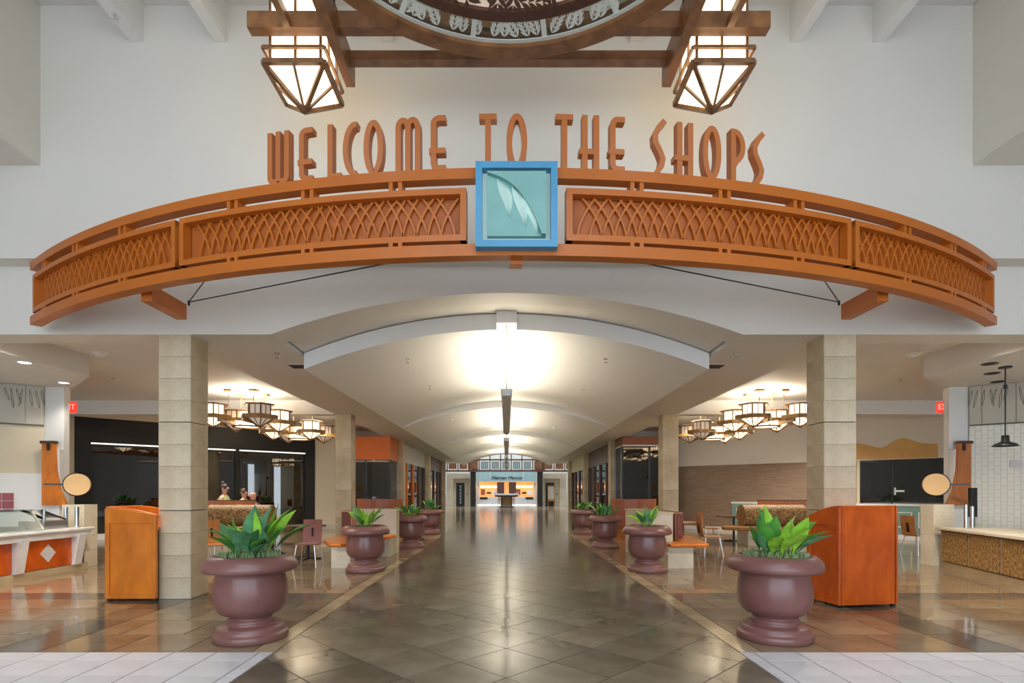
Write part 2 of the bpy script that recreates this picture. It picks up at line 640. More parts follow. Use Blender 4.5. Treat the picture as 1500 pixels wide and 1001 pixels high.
for sx, side in ((-1, 'left'), (1, 'right')):
    fl = thing('floor_' + side, 'tan polished stone floor of the %s seating wing with dark bands' % side, 'floor')
    fl['kind'] = 'structure'
    rows = []
    n1, n2 = 4, 11
    for k in range(n1):
        h = (PIL[0] - 4.41) / n1
        rows.append((4.41 + k * h, 4.41 + (k + 1) * h, 0))
    rows.append((PIL[0], PIL[0] + 0.39, 1))
    for k in range(n2):
        h = (PIL[1] - PIL[0] - 0.39) / n2
        rows.append((PIL[0] + 0.39 + k * h, PIL[0] + 0.39 + (k + 1) * h, 0))
    for k, (y0, y1, band) in enumerate(rows):
        tile_row(fl, sx, AX, 2.06, 0.3, 0, y0, y1, 'border_tile')
        off = 0.285 if k % 2 else 0.0
        tile_row(fl, sx, 2.06, 3.80, 0.58, off, y0, y1, 'band_tile' if band else 'tan_tile')
        tile_row(fl, sx, 3.80, 4.20, 0.4, 0, y0, y1, 'band_tile')
        tile_row(fl, sx, 4.20, 9.0, 0.60, off, y0, y1, 'band_tile' if band else 'tan_tile')
    b = MB()
    xa, xb = sorted((sx * 9.003, sx * 16))
    b.box(xa, 4.41, -0.012, xb, PIL[1], 0)
    xa, xb = sorted((sx * 2.06, sx * 16))
    b.box(xa, PIL[1] + 0.39, -0.012, xb, 55, 0)
    b.build('far_paving', 'tan_tile', fl)
    xa, xb = sorted((sx * (AX + .003), sx * 2.057))
    MB().box(xa, PIL[1] + 0.005, -0.012, xb, 55, 0).build('far_border', 'border_tile', fl)
    xa, xb = sorted((sx * 2.06, sx * 16))
    MB().box(xa, PIL[1] + 0.003, -0.012, xb, PIL[1] + .387, 0).build('far_band', 'band_tile', fl)
    en = thing('floor_entry_' + side, 'pale lilac-white square tiles at the %s front edge of the floor' % side, 'floor')
    en['kind'] = 'structure'
    for k in range(6):
        y1 = 4.41 - (0 if k == 0 else 0.225 + (k - 1) * 0.345)
        y0 = 4.41 - (0.225 + k * 0.345)
        tile_row(en, sx, AX, 1.99, 0.2, 0, y0, y1, 'white_tile')
        tile_row(en, sx, 1.99, 6.82, 0.345, 0, y0, y1, 'white_tile')
    xa, xb = sorted((sx * AX, sx * 16))
    MB().box(xa, -6, -0.012, xb, 4.41 - (0.225 + 5 * .345) - .004, 0).build('near_paving', 'white_tile', en)
    xa, xb = sorted((sx * 6.823, sx * 16))
    MB().box(xa, 4.41 - (0.225 + 5 * .345), -0.012, xb, 4.407, 0).build('side_paving', 'white_tile', en)

# ---- front wall (upper stands proud of lower), arched opening over the aisle
b = MB()
b.box(-16, YU, 4.01, 16, YW + 0.39, 7.3)
struct('wall_front_upper', b, 'wall_paint', 'tall off-white wall above the arched sign', 'wall')
XA, RISE = 2.85, 0.50
RA = (XA * XA + RISE * RISE) / (2 * RISE)


def arch_z(x, r=RA, xa=XA, z0=ZS):
    return z0 + math.sqrt(max(0, r * r - x * x)) - math.sqrt(r * r - xa * xa)


poly = [(-16, ZS), (-16, 4.01), (16, 4.01), (16, ZS)]
N = 40
poly += [(XA - 2 * XA * k / N, arch_z(XA - 2 * XA * k / N)) for k in range(N + 1)]
# split into convex strips
b = MB()
b.box(-16, YW, ZS, -XA, YW + 0.39, 4.01)
b.box(XA, YW, ZS, 16, YW + 0.39, 4.01)
xs = [-XA + 2 * XA * k / N for k in range(N + 1)]
for i in range(N):
    a, c = xs[i], xs[i + 1]
    b.prism_y([(a, arch_z(a)), (a, 4.01), (c, 4.01), (c, arch_z(c))], YW, YW + 0.39)
struct('wall_front_lower', b, 'wall_paint', 'pale wall band with a shallow arch opening to the aisle', 'wall')

# ---- atrium ceiling, rafters, side bulkheads, side walls, glazed rear wall
atr = struct('ceiling_atrium', MB().box(-5.41, -6, 6.95, 5.41, -4.6, 7.3).box(-5.41, 1.4, 6.95, 5.41, YU, 7.3).box(-5.41, -4.6, 6.95, -3.5, 1.4, 7.3).box(3.5, -4.6, 6.95, 5.41, 1.4, 7.3), 'ceiling_paint', 'high flat ceiling of the entrance hall with white rafters', 'ceiling')  # opening left out of view for the added skylight
for x in (-4.29, -3.32, -2.35, -1.38, -0.40, 0.58, 1.5, 2.42, 3.36, 4.32):
    MB().box(x - 0.068, -5.9, 6.52, x + 0.068, YU, 6.95).build('rafter', 'white_paint', atr)
for sx, side in ((-1, 'left'), (1, 'right')):
    xa, xb = sorted((sx * 5.42, sx * 12))
    struct('ceiling_bulkhead_' + side, MB().box(xa, -6, 5.09, xb, YU, 7.3), 'wall_paint', 'deep white bulkhead in the upper %s corner of the picture' % side, 'bulkhead')
    xa, xb = sorted((sx * 12, sx * 12.2))
    struct('wall_entry_' + side, MB().box(xa, -6, 0, xb, YU, 5.09), 'wall_paint', 'plain %s side wall of the entrance hall' % side, 'wall')
b = MB()
b.box(-16, -6.2, 0, -8.6, -6, 7.3)
b.box(8.6, -6.2, 0, 16, -6, 7.3)
b.box(-8.6, -6.2, 6.3, 8.6, -6, 7.3)
b.box(-8.6, -6.2, 0, 8.6, -6, 0.15)
struct('wall_back', b, 'wall_paint', 'entrance wall behind the viewer around the tall glazing', 'wall')
wf = MB()
for k in range(9):
    x = -8.6 + 17.2 * k / 8
    wf.box(x - .04, -6.14, .15, x + .04, -6.04, 6.3)
for z in (0.19, 2.3, 4.3, 6.26):
    wf.box(-8.6, -6.14, z - .04, 8.6, -6.04, z + .04)
win = struct('window_1', wf, 'grey_metal', 'tall entrance glazing frame behind the viewer', 'window')
for k in range(8):
    x = -8.6 + 17.2 * k / 8
    MB().box(x + .04, -6.10, .19, x + 2.11, -6.09, 6.26).build('pane', 'window_glass', win)

# ---- colonnade beams, wing ceilings, cross beams, vault recess
for sx, side in ((-1, 'left'), (1, 'right')):
    xa, xb = sorted((sx * 2.85, sx * 4.20))
    struct('ceiling_beam_' + side, MB().box(xa, YW + .39, ZS, xb, 37, 4.15), 'ceiling_paint', 'long flat soffit above the %s row of stone pillars' % side, 'ceiling')
    xa, xb = sorted((sx * 4.20, sx * 16))
    wc = struct('ceiling_wing_' + side, MB().box(xa, YW + .39, ZC, xb, 37, ZC + .3), 'ceiling_paint', 'flat ceiling of the %s seating wing' % side, 'ceiling')
    for k in (1, 2, 3):
        MB().box(xa, PIL[k], ZS, xb, PIL[k] + .39, ZC).build('cross_beam', 'ceiling_paint', wc)
    p = [(6.87, YW + .39), (16, YW + .39), (16, 10.43), (8.42, 10.43), (6.87, 9.0)]
    p = [(sx * x, y) for x, y in p]
    if sx < 0:
        p = p[::-1]
    struct('ceiling_counter_' + side, MB().prism(p, ZS, ZC), 'ceiling_paint', 'lowered angular soffit over the %s food counter' % side, 'ceiling')
    xa, xb = sorted((sx * 15.8, sx * 16))
    struct('wall_far_' + side, MB().box(xa, YW + .39, 0, xb, 37, ZC), 'wall_cream', 'outermost %s wall of the seating wing' % side, 'wall')
# arched cove between the wall arch and the first vault panel
cv = MB()
def shell_top(x):
    r = (2.82 ** 2 + .55 ** 2) / 1.1
    return 3.0 + math.sqrt(r * r - x * x) - (r - .55) + .235
nn_ = 36
cxs = [-2.82 + 5.64 * k / nn_ for k in range(nn_ + 1)]
for a, c in zip(cxs[:-1], cxs[1:]):
    za, zc_ = max(arch_z(a) + .05, ZS), max(arch_z(c) + .05, ZS)
    v = [(a, YW + .39, za), (c, YW + .39, zc_), (c, 7.66, shell_top(c)), (a, 7.66, shell_top(a))]
    cv.add(v + [(x, y, z + .05) for x, y, z in v], [(0, 1, 2, 3), (7, 6, 5, 4), (0, 4, 5, 1), (2, 6, 7, 3)])
struct('ceiling_cove', cv, 'wall_paint', 'narrow arched cove between the wall arch and the first vault panel', 'ceiling')
struct('ceiling_recess', MB().box(-2.85, YW + .39, 4.05, 2.85, 37, 4.3), 'ceiling_paint', 'recess above the floating vault panels', 'ceiling')

# vault shells: eave 3.0, crown rises towards the back of each shell
SH = [7.6, 14.7, 21.8, 28.9, 36.0]
XE, ZE = 2.82, 3.00


def vault(x, t):
    cr = 0.55 + 0.19 * t
    u = x / XE
    # shallow arc
    r = (XE * XE + cr * cr) / (2 * cr)
    return ZE + math.sqrt(r * r - x * x) - (r - cr)


for k in range(4):
    names = ('nearest', 'second', 'third', 'farthest')
    root = thing('ceiling_vault', 'the %s of four curved white vault panels floating over the aisle' % names[k], 'ceiling panel', (0, SH[k], 0), 0, 'vault panels over the aisle')
    root['kind'] = 'structure'
    y0, y1 = 0, SH[k + 1] - SH[k] - 0.04
    for sx in (-1, 1):
        b = MB()
        nx, ny = 28, 8
        g0 = []
        for lay in (0, 1):
            for j in range(ny + 1):
                t = j / ny
                for i in range(nx + 1):
                    x = 0.14 + (XE - 0.14) * i / nx
                    g0.append((sx * x, y0 + (y1 - y0) * t, vault(x, t) + lay * 0.22))
        W = nx + 1
        LL = W * (ny + 1)
        fs = []
        for j in range(ny):
            for i in range(nx):
                q = j * W + i
                fs.append((q, q + 1, q + W + 1, q + W))
        b.add(g0, fs, True)
        b.add(g0[LL:], [tuple(reversed(f)) for f in fs], True)
        fr = []
        for j in (0, ny):
            rowi = [j * W + i for i in range(W)]
            b.add([g0[q] for q in rowi] + [g0[LL + q] for q in rowi], [(i, i + 1, W + i + 1, W + i) for i in range(nx)])
        for i in (0, nx):
            coli = [j * W + i for j in range(ny + 1)]
            H = ny + 1
            b.add([g0[q] for q in coli] + [g0[LL + q] for q in coli], [(j, j + 1, H + j + 1, H + j) for j in range(ny)])
        b.build('half_vault', 'vault_paint', root)
    zb0, zb1 = 3.61, 3.76
    MB().prism_x([(y0 - .12 if k == 0 else y0, zb0), (y1, zb1), (y1, 4.05), (y0 - .12 if k == 0 else y0, 4.05)], -0.138, 0.138).build('spine', 'vault_paint', root)

# ---- sprinkler heads
SP = MB()
SP.cyl((0, 0, 0), (0, 0, -0.012), 0.035, n=10).cyl((0, 0, -0.012), (0, 0, -0.06), 0.010, n=6)
SPm = SP.mesh('chrome')
SPd = MB().cyl((0, 0, -0.06), (0, 0, -0.066), 0.028, n=10).mesh('chrome')


def sprinkler(x, y, z, label):
    o = put('sprinkler_head', SPm, None, (x, y, z))
    tag(o, label, 'sprinkler', 'ceiling sprinkler heads')
    put('deflector', SPd, o)


ords = ('first', 'second', 'third')
for k in range(2):
    for j in range(3):
        for sx, side in ((-1, 'left'), (1, 'right')):
            y = SH[k] + (1.05, 3.55, 6.15)[j]
            t = (y - SH[k]) / 7.06
            sprinkler(sx * 1.57, y, vault(1.57, t), 'tiny sprinkler head, %s from the front on the %s half of the %s vault panel' % (ords[j], side, ('nearest', 'second')[k]))
for sx, side in ((-1, 'left'), (1, 'right')):
    sprinkler(sx * 3.13, 7.45, ZS, 'tiny sprinkler head on the soffit beside the %s front pillar' % side)
    sprinkler(sx * 7.75, 10.75, ZC, 'tiny sprinkler head on the ceiling behind the %s counter soffit' % side)
    o = MB().lathe([(0.0, -0.07), (0.05, -0.06), (0.09, -0.03), (0.10, 0)], 20).build('smoke_detector', 'white_paint', None, (sx * 6.55, 8.8, ZC))
    tag(o, 'white round smoke detector on the ceiling by the %s counter soffit corner' % side, 'detector', 'smoke detectors')
    MB().lathe([(0.10, 0.0), (0.125, -0.008), (0.125, 0.0)], 20).build('base_ring', 'white_paint', o)

sprinkler(-4.29, 5.98, 6.52, 'tiny sprinkler head under the outer left ceiling rafter')
for sx, side in ((-1, 'left'), (1, 'right')):
    o = thing('air_vent', 'small slatted air vent in the %s soffit beside the vault eave' % side, 'vent', (sx * 3.12, 8.25, ZS), 0, 'soffit air vents')
    MB().box(-.16, -.14, -.006, .16, .14, 0).build('frame', 'white_paint', o)
    for k in range(6):
        MB().box(-.14, -.12 + k * .042, -.012, .14, -.10 + k * .042, -.006).build('slat', 'black_metal', o)
# ---- angled back walls of the wings
# left: black storefront
AL = (-6.57, 18.73)
angL = math.atan2(-.689, -.725)
LW = 8.8
wl = thing('wall_left', 'angled black wall with dark shop windows at the back of the left wing', 'wall', (AL[0], AL[1], 0), angL)
wl['kind'] = 'structure'
b = MB()
S1, S2, S3, S4, S5, S6 = 0.35, 2.44, 2.56, 4.30, 4.40, 6.15
ZT = 2.56
b.box(0, -.2, ZT, 6.5, 0, 3.26)
for a, c in ((0, S1), (S2, S3), (S4, S5), (S6, 6.5)):
    b.box(a, -.2, 0, c, 0, ZT)
b.build('black_cladding', 'black_panel', wl)
MB().box(0, -.2, 3.26, 6.5, 0, ZC).box(6.5, -.2, 0, LW, 0.02, ZC).build('cream_wall', 'wall_cream', wl)
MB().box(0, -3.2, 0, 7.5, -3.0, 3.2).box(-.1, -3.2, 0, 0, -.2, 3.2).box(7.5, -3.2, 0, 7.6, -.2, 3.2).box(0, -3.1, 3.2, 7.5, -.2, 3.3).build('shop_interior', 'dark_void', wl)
for a, c in ((S1, S2), (S3, S4), (S5, S6)):
    wdw = MB().box(a, -.12, ZT - .05, c, -.06, ZT).box(a, -.12, .02, c, -.06, .12).box(a, -.12, .12, a + .05, -.06, ZT - .05).box(c - .05, -.12, .12, c, -.06, ZT - .05).build('window_frame', 'black_metal', wl)
    MB().box(a + .05, -.10, .12, c - .05, -.09, ZT - .05).build('pane', 'dark_glass', wdw)
    MB().box(a, -.02, ZT, c, .03, ZT + .035).build('light_strip', 'strip_light', wl)
MB().box(S6 - 1.7, 0.002, 0.0, S6 + .2, .03, .16).build('base_board', 'white_paint', wl)
# counter behind the dark glass; blue posts painted to stand for reflections
for s0, dy in ((1.0, -1.4), (2.9, -1.8), (4.8, -1.3)):
    MB().box(s0, dy, 0, s0 + .06, dy + .06, 2.9).build('reflection_post', 'blue_reflection', wl)
MB().box(.4, -2.2, 0, 6.0, -1.8, 1.0).build('interior_counter', 'grey_metal', wl)
b = MB().box(-6.62, 18.75, 0, -5.80, 18.95, ZC)
struct('wall_pier_left', b, 'wall_cream', 'pale cream wall strip beside the second left pillar', 'wall')
struct('baseboard_left', MB().box(-6.60, 18.70, 0, -5.80, 18.75, .16), 'panel_grey', 'grey base board under the cream wall strip', 'baseboard')

# right: brown tile, white upper wall, kitchen opening
AR = (6.0, 19.27)
angR = math.atan2(-.689, .725)
wr = thing('wall_right', 'angled brown tiled wall with white upper part at the back of the right wing', 'wall', (AR[0], AR[1], 0), angR)
wr['kind'] = 'structure'
# local x runs outwards and towards the viewer, local -y is the room side
MB().box(-.1, 0, 0, 5.45, .2, 2.17).build('brown_tiling', 'brown_tile', wr)
MB().box(-.1, -.03, 2.17, 9.2, .2, ZC).build('upper_wall', 'wall_paint', wr)
MB().box(5.45, 0, 0, 9.2, .2, .93).box(7.5, 0, .93, 9.2, .2, 2.17).box(5.45, 0, .93, 5.52, .2, 2.17).build('lower_wall', 'wall_cream', wr)
kb = MB()
kb.box(5.4, 2.0, 0, 9.0, 2.1, 2.3).box(5.3, .2, 0, 5.4, 2.0, 2.3).box(7.6, .2, 0, 7.7, 2.0, 2.3).box(5.3, .2, 2.2, 7.7, 2.1, 2.3)
kb.build('kitchen_recess', 'brown_tile', wr)
MB().box(5.52, .06, 1.0, 7.5, .07, 2.17).build('pane', 'smoke_glass', wr)
MB().box(6.25, .04, .95, 6.28, .09, 2.17).build('mullion', 'black_metal', wr)
MB().box(5.5, .5, .93, 7.5, 1.3, 1.12).build('kitchen_counter', 'steel', wr)
wv = MB()
pts = []
for k in range(25):
    s = 5.42 + 1.85 * k / 24
    pts.append((s, 2.62 + 0.10 * math.cos((s - 5.3) * 5.0) + .03 * math.sin(s * 9)))
for (s0, z0), (s1, z1) in zip(pts[:-1], pts[1:]):
    wv.prism_y([(s0, 2.19), (s1, 2.19), (s1, z1), (s0, z0)], -.036, -.03)
wv.build('mural', 'mural_orange', wr)
# green wainscot with white mouldings
MB().box(1.96, -.06, .12, 7.5, 0, .90).build('wainscot', 'green_paint', wr)
MB().box(1.94, -.08, .90, 7.52, 0, .96).build('chair_rail', 'white_paint', wr)
MB().box(1.94, -.08, 0, 7.52, 0, .12).build('base_board', 'white_paint', wr)
s = 2.1
while s < 7.3:
    f = MB()
    for a in (s, s + .52):
        f.box(a, -.075, .32, a + .03, -.06, .74)
    f.box(s, -.075, .32, s + .55, -.06, .35).box(s, -.075, .71, s + .55, -.06, .74)
    f.build('moulding', 'white_paint', wr)
    s += .68
MB().box(-.1, -.02, 0, 1.94, 0, .12).build('base_board', 'white_paint', wr)
MB().box(6.32, .02, 1.28, 6.55, .05, 1.33).box(6.32, .02, 1.2, 6.36, .05, 1.4).build('handle', 'white_paint', wr)

# ---- counter bay walls (left and right)
for sx, side in ((-1, 'left'), (1, 'right')):
    xa, xb = sorted((sx * 8.02, sx * 8.46))
    struct('wall_column_' + side, MB().box(xa, 9.9, 0, xb, 10.02, ZS), 'white_paint', 'slim white wall column beside the %s food counter' % side, 'column')
    # back wall of the bay
    A = Vector((sx * 8.36, 9.87))
    dirv = Vector((sx * .77, -.64))
    ang = math.atan2(dirv.y, dirv.x)
    wb = thing('wall_counter_' + side, ('cream bay wall with leaf panels behind the glass food counter' if sx < 0 else 'white tiled bay wall with leaf panels behind the cork-fronted counter'), 'wall', (A.x, A.y, 0), ang)
    wb['kind'] = 'structure'
    yr = -1 if sx > 0 else 1                      # room side of the local frame
    y0, y1 = sorted((0, -yr * .2))
    MB().box(0, y0, 0, 4.5, y1, 2.48).build('wall_field', 'wall_cream' if sx < 0 else 'cream_tile', wb)
    if sx < 0:
        MB().box(0, y0, 0, 4.5, y1 + .012, 1.62).build('white_splash', 'white_paint', wb)
    MB().box(0, y0, 2.48, 4.5, y1, ZS).build('upper_field', 'panel_grey', wb)
    rr = random.Random(3)
    edges = [0.0, .17, .62, 1.07, 1.52] if sx > 0 else [0.0, .25, .70, 1.15, 1.6]
    for a, c in zip(edges[:-1], edges[1:]):
        ya, yb = sorted((0, yr * .02))
        pn = MB().box(a + .006, ya, 2.50, c - .006, yb, ZS - .01).build('leaf_panel', 'panel_grey', wb)
        q = MB()
        x = a + .04
        while x < c - .05:
            ln = .14 + .12 * rr.random()
            lean = rr.choice((-1, 1)) * (.02 + .03 * rr.random())
            for s2 in (0, 1):
                pth = []
                for k in range(5):
                    t = k / 4
                    pth.append((x + lean * t * 1.4 + (s2 - .5) * .030 * math.sin(PI * t), yr * .021, ZS - .08 - ln * t * 1.5))
                q.tube(pth, .0035, 4)
            x += .055 + .03 * rr.random()
        q.build('engraved_leaves', 'engraved', pn)['kind'] = 'stuff'
    ya, yb = sorted((0, yr * .03))
    MB().box(0, ya, 2.475, 1.6, yb, 2.497).build('metal_rail', 'engraved', wb)
MB().box(.545, -.03, 1.72, .70, -.01, 1.84).build('switch_plate', 'grey_metal', bpy.data.objects['wall_counter_right'])
# far end rotunda shell
b = MB()
b.box(-12, 52, 0, 12, 52.3, 9).box(-12.3, 37, 0, -12, 52.3, 9).box(12, 37, 0, 12.3, 52.3, 9)
b.box(-12, 36.6, 3.6, -4.3, 37, 9).box(4.3, 36.6, 3.6, 12, 37, 9).box(-4.3, 36.6, 4.3, 4.3, 37, 9)
b.box(-16, 36.6, 0, -4.3, 37, 3.6).box(4.3, 36.6, 0, 16, 37, 3.6)
struct('wall_rotunda', b, 'wall_paint', 'pale walls around the skylit rotunda at the far end', 'wall')

b = MB()
b.box(-12.3, 36.6, 8, -6.5, 52.3, 8.3).box(6.5, 36.6, 8, 12.3, 52.3, 8.3).box(-6.5, 36.6, 8, 6.5, 38.5, 8.3).box(-6.5, 49.5, 8, 6.5, 52.3, 8.3)
struct('ceiling_rotunda', b, 'ceiling_paint', 'ceiling of the far rotunda around its skylight', 'ceiling')

# =================================================================== ARCHED SIGN
RS = 9.30
SG = (0.08, 4.44)
sign = thing('welcome_sign', 'large bowed terracotta timber sign with lattice panels spanning over the aisle', 'sign', (SG[0], SG[1], HC + 1.92))
Z0 = 1.92                                       # local z = height above camera - Z0


def sp(th, rho):
    return rho * math.sin(th), RS - rho * math.cos(th)


def arc_bar(t0, t1, ra, rb, z0, z1, n):
    """curved bar of the bowed sign between two angles"""
    m = MB()
    v = []
    for i in range(n + 1):
        t = t0 + (t1 - t0) * i / n
        for rho in (ra, rb):
            for z in (z0, z1):
                v.append((*sp(t, rho), z))
    f = []
    for i in range(n):
        a, c = 4 * i, 4 * i + 4
        f += [(a, c, c + 1, a + 1), (a + 2, a + 3, c + 3, c + 2), (a, a + 2, c + 2, c), (a + 1, c + 1, c + 3, a + 3)]
    f += [(0, 1, 3, 2), (4 * n, 4 * n + 2, 4 * n + 3, 4 * n + 1)]
    return m.add(v, f)


TE = 5.98 / RS
arc_bar(-TE, TE, RS, RS - .10, 2.55 - Z0, 2.636 - Z0, 64).build('top_rail', 'sign_terracotta', sign)
arc_bar(-TE, TE, RS, RS - .11, 1.92 - Z0, 2.015 - Z0, 64).build('bottom_rail', 'sign_terracotta', sign)
rl = random.Random(11)
LAT = {}


def lattice_mesh(wtop, hgt):
    k = (round(wtop, 2), round(hgt, 2))
    if k not in LAT:
        pts = []
        for i in range(7):
            t = i / 6
            pts.append((wtop * (t ** 1.75), hgt * t))
        LAT[k] = MB().ribbon(pts, .018, -.014, .014).mesh('sign_terracotta')
    return LAT[k]


for s0, s1 in ((.41, 3.12), (3.17, 5.92)):
    for sg in (-1, 1):
        a, c = sorted((sg * s0 / RS, sg * s1 / RS))
        zb, zt = 2.05 - Z0, 2.48 - Z0
        e = .05 / RS
        pan = arc_bar(a, c, RS - .10, RS - .112, zb, zt, 24).build('lattice_panel', 'sign_backing', sign)
        arc_bar(a, c, RS - .01, RS - .09, zt - .05, zt, 24).build('panel_frame', 'sign_terracotta', pan)
        arc_bar(a, c, RS - .01, RS - .09, zb, zb + .05, 24).build('panel_frame', 'sign_terracotta', pan)
        arc_bar(a, a + e, RS - .01, RS - .09, zb, zt, 2).build('panel_frame', 'sign_terracotta', pan)
        arc_bar(c - e, c, RS - .01, RS - .09, zb, zt, 2).build('panel_frame', 'sign_terracotta', pan)
        s = s0 + .10
        while s < s1 - .09:
            for lean in (-1, 1):
                wt = lean * rl.choice((.13, .15, .17))
                if not (s0 + .06 < s + sg * wt < s1 - .06):
                    continue
                th = sg * s / RS
                x, y = sp(th, RS - .082)
                put('lattice_slat', lattice_mesh(wt, zt - zb - .10), pan, (x, y, zb + .05), th)
            s += .095 + .03 * rl.random()
        # paired spacer blocks between rails and panel
        for sc in ((1.0, 1.78, 2.52) if s0 < 1 else (3.9, 4.74, 5.55)):
            for d in (-.04, .04):
                th = sg * (sc + d) / RS
                x, y = sp(th, RS - .06)
                put('spacer_block', MB().box(-.017, -.05, 0, .017, .05, 2.55 - 2.48).mesh('sign_terracotta'), sign, (x, y, 2.48 - Z0), th)
                put('spacer_block', MB().box(-.017, -.05, 0, .017, .05, 2.05 - 2.015).mesh('sign_terracotta'), sign, (x, y, 2.015 - Z0), th)
for sg in (-1, 1):
    x = sg * 3.62
    MB().box(x - .055, .93, -.05, x + .055, 1.51, .115).build('bracket_beam', 'sign_terracotta', sign)
    e = (sg * 3.53, 1.49, .135)
    MB().cyl((e[0], e[1], .10), (e[0], e[1], .15), .012, n=8).build('cable_clamp', 'black_metal', sign)
    MB().tube([e, (sg * .98, .20, .04)], .006, 6).build('brace_cable', 'black_metal', sign)
    MB().tube([e, (sg * 2.66, .53, .22)], .006, 6).build('brace_cable', 'black_metal', sign)
MB().box(-.05, .10, -.03, .05, .2, 0).build('centre_block', 'sign_terracotta', sign)

# emblem
em = MB()
ew, z0, z1, eb = .328, 1.955 - Z0, 2.638 - Z0, .053
em.box(-ew, -.08, z0, ew, .04, z0 + eb).box(-ew, -.08, z1 - eb, ew, .04, z1).box(-ew, -.08, z0 + eb, -ew + eb, .04, z1 - eb).box(ew - eb, -.08, z0 + eb, ew, .04, z1 - eb)
emb = em.build('emblem_frame', 'emblem_blue', sign)
MB().box(-ew + eb, .0, z0 + eb, ew - eb, .03, z1 - eb).build('emblem_back', 'emblem_mint', emb)
MB().box(-.235, -.045, z0 + .10, .235, .0, z1 - .085).build('emblem_plate', 'emblem_plate', emb)


def emp(u, v):                                   # 0..1 in the plate
    return -.235 + .47 * u, z0 + .10 + (z1 - .085 - z0 - .10) * v


stem = [emp(0.0 + .93 * t, .985 - .27 * t - .72 * t ** 3.0) for t in [i / 14 for i in range(15)]]
up = MB()
for (xa_, za_), (xb_, zb_) in zip(stem[:-1], stem[1:]):
    zt_ = z1 - .085
    up.prism_y([(xa_, za_), (xb_, zb_), (xb_, zt_), (xa_, zt_)], -.09, -.045)
up.box(stem[-1][0], -.09, z0 + .10, .235, -.045, z1 - .085)
up.build('raised_field', 'emblem_plate', emb)
for (u0, v0, u1, v1, wd) in ((.17, .90, .385, .30, .085), (.42, .78, .65, .15, .085), (.62, .60, .86, .04, .085)):
    P0, P1 = Vector(emp(u0, v0)), Vector(emp(u1, v1))
    d = P1 - P0
    nn = Vector((-d.y, d.x)).normalized()
    Lp, Rp, Cp = [], [], []
    for i in range(11):
        t = i / 10
        bow = math.sin(PI * t) * .03
        hw = wd / 2 * math.sin(PI * t ** .8) ** 1.0
        c = P0 + d * t + nn * bow
        Lp.append(c + nn * hw)
        Rp.append(c - nn * hw)
        Cp.append(c)
    m = MB()
    v = [(p.x, -.046, p.y) for p in Lp] + [(p.x, -.075, p.y) for p in Cp] + [(p.x, -.046, p.y) for p in Rp]
    f = [(i, i + 1, 12 + i, 11 + i) for i in range(10)] + [(11 + i, 12 + i, 23 + i, 22 + i) for i in range(10)]
    m.add(v, f, False)
    m.build('emblem_leaf', 'emblem_mint', emb)

# letters
SWD = .046


def ell(cx, cz, rx, rz, a0, a1, n=18):
    return [(cx + rx * math.cos(R(a0 + (a1 - a0) * i / n)), cz + rz * math.sin(R(a0 + (a1 - a0) * i / n))) for i in range(n + 1)]


LH = .455
h2 = SWD / 2


def glyph(ch):
    m = MB()
    D0, D1 = -.035, .035

    cnt = [0]

    def st(p, wd=SWD):
        e_ = .0015 * cnt[0]
        cnt[0] += 1
        m.ribbon(p, wd, D0 - e_, D1 + e_)
    if ch == 'W':
        for sg in (-1, 1):
            st([(sg * .082, LH), (sg * .082, .09)] + [(sg * (.041 + .041 * math.cos(R(a))), .065 - .04 * math.sin(R(a))) for a in (10, 40, 70, 100, 130)])
        st([(0, LH), (0, .03)])
    elif ch == 'E':
        st([(.062, LH - h2), (.01, LH - h2)] + ell(.005, LH - h2 - .045, .045, .045, 95, 180, 6) + ell(.005, h2 + .045, .045, .045, 180, 265, 6) + [(.062, h2)])
        st([(-.075, .165), (.058, .165)], .045)
    elif ch == 'L':
        st([(-.03, LH), (-.03, .0)])
        st([(-.03, h2 * .8), (.07, h2 * .8)], .042)
    elif ch == 'C':
        st(ell(.045, LH / 2, .085, LH / 2 - h2, 80, 280, 22))
    elif ch == 'O':
        st(ell(0, LH / 2, .062, LH / 2 - h2, -90, 270, 40))
    elif ch == 'M':
        for sg in (-1, 1):
            st([(sg * .082, 0), (sg * .082, LH - .09)] + ell(sg * .041, LH - .085, .041, .06, 180 if sg < 0 else 0, 0 if sg < 0 else 180, 10)[1:])
        st([(0, 0), (0, LH - .05)])
    elif ch == 'T':
        st([(0, 0), (0, LH - .03)])
        st([(-.072, LH - h2), (.072, LH - h2)])
    elif ch == 'H':
        st([(-.048, 0), (-.048, LH)])
        st([(.048, 0), (.048, LH)])
        st([(-.095, .155), (.05, .155)], .045)
    elif ch == 'P':
        st([(-.038, 0), (-.038, LH)])
        st([(-.04, LH - h2)] + ell(-.03, LH - h2 - .125, .08, .125, 80, -75, 14) + [(-.04, .13)])
    elif ch == 'S':
        st([(.052, LH), (.0, LH - .06), (-.032, LH - .125), (-.028, LH - .185), (.012, LH - .26), (.035, LH - .32), (.022, LH - .38), (-.03, 0)])
    return m.mesh('letter_copper')


GL = {}


def theta_of(px):
    k = (px - 742) / 800
    a, c = -.6, .6
    for _ in range(50):
        t = (a + c) / 2
        X, Y = sp(t, RS - .06)
        if (SG[0] + X) / (SG[1] + Y) < k:
            a = t
        else:
            c = t
    return a


for ch, px in zip('WELCOMETOTHESHOPS', (411, 451, 491, 515, 549, 599, 643, 715, 757, 826, 864, 903, 963, 1001, 1040, 1077, 1107)):
    if ch not in GL:
        GL[ch] = glyph(ch)
    th = theta_of(px)
    x, y = sp(th, RS - .06)
    put('letter', GL[ch], sign, (x, y, 2.636 - Z0), th)

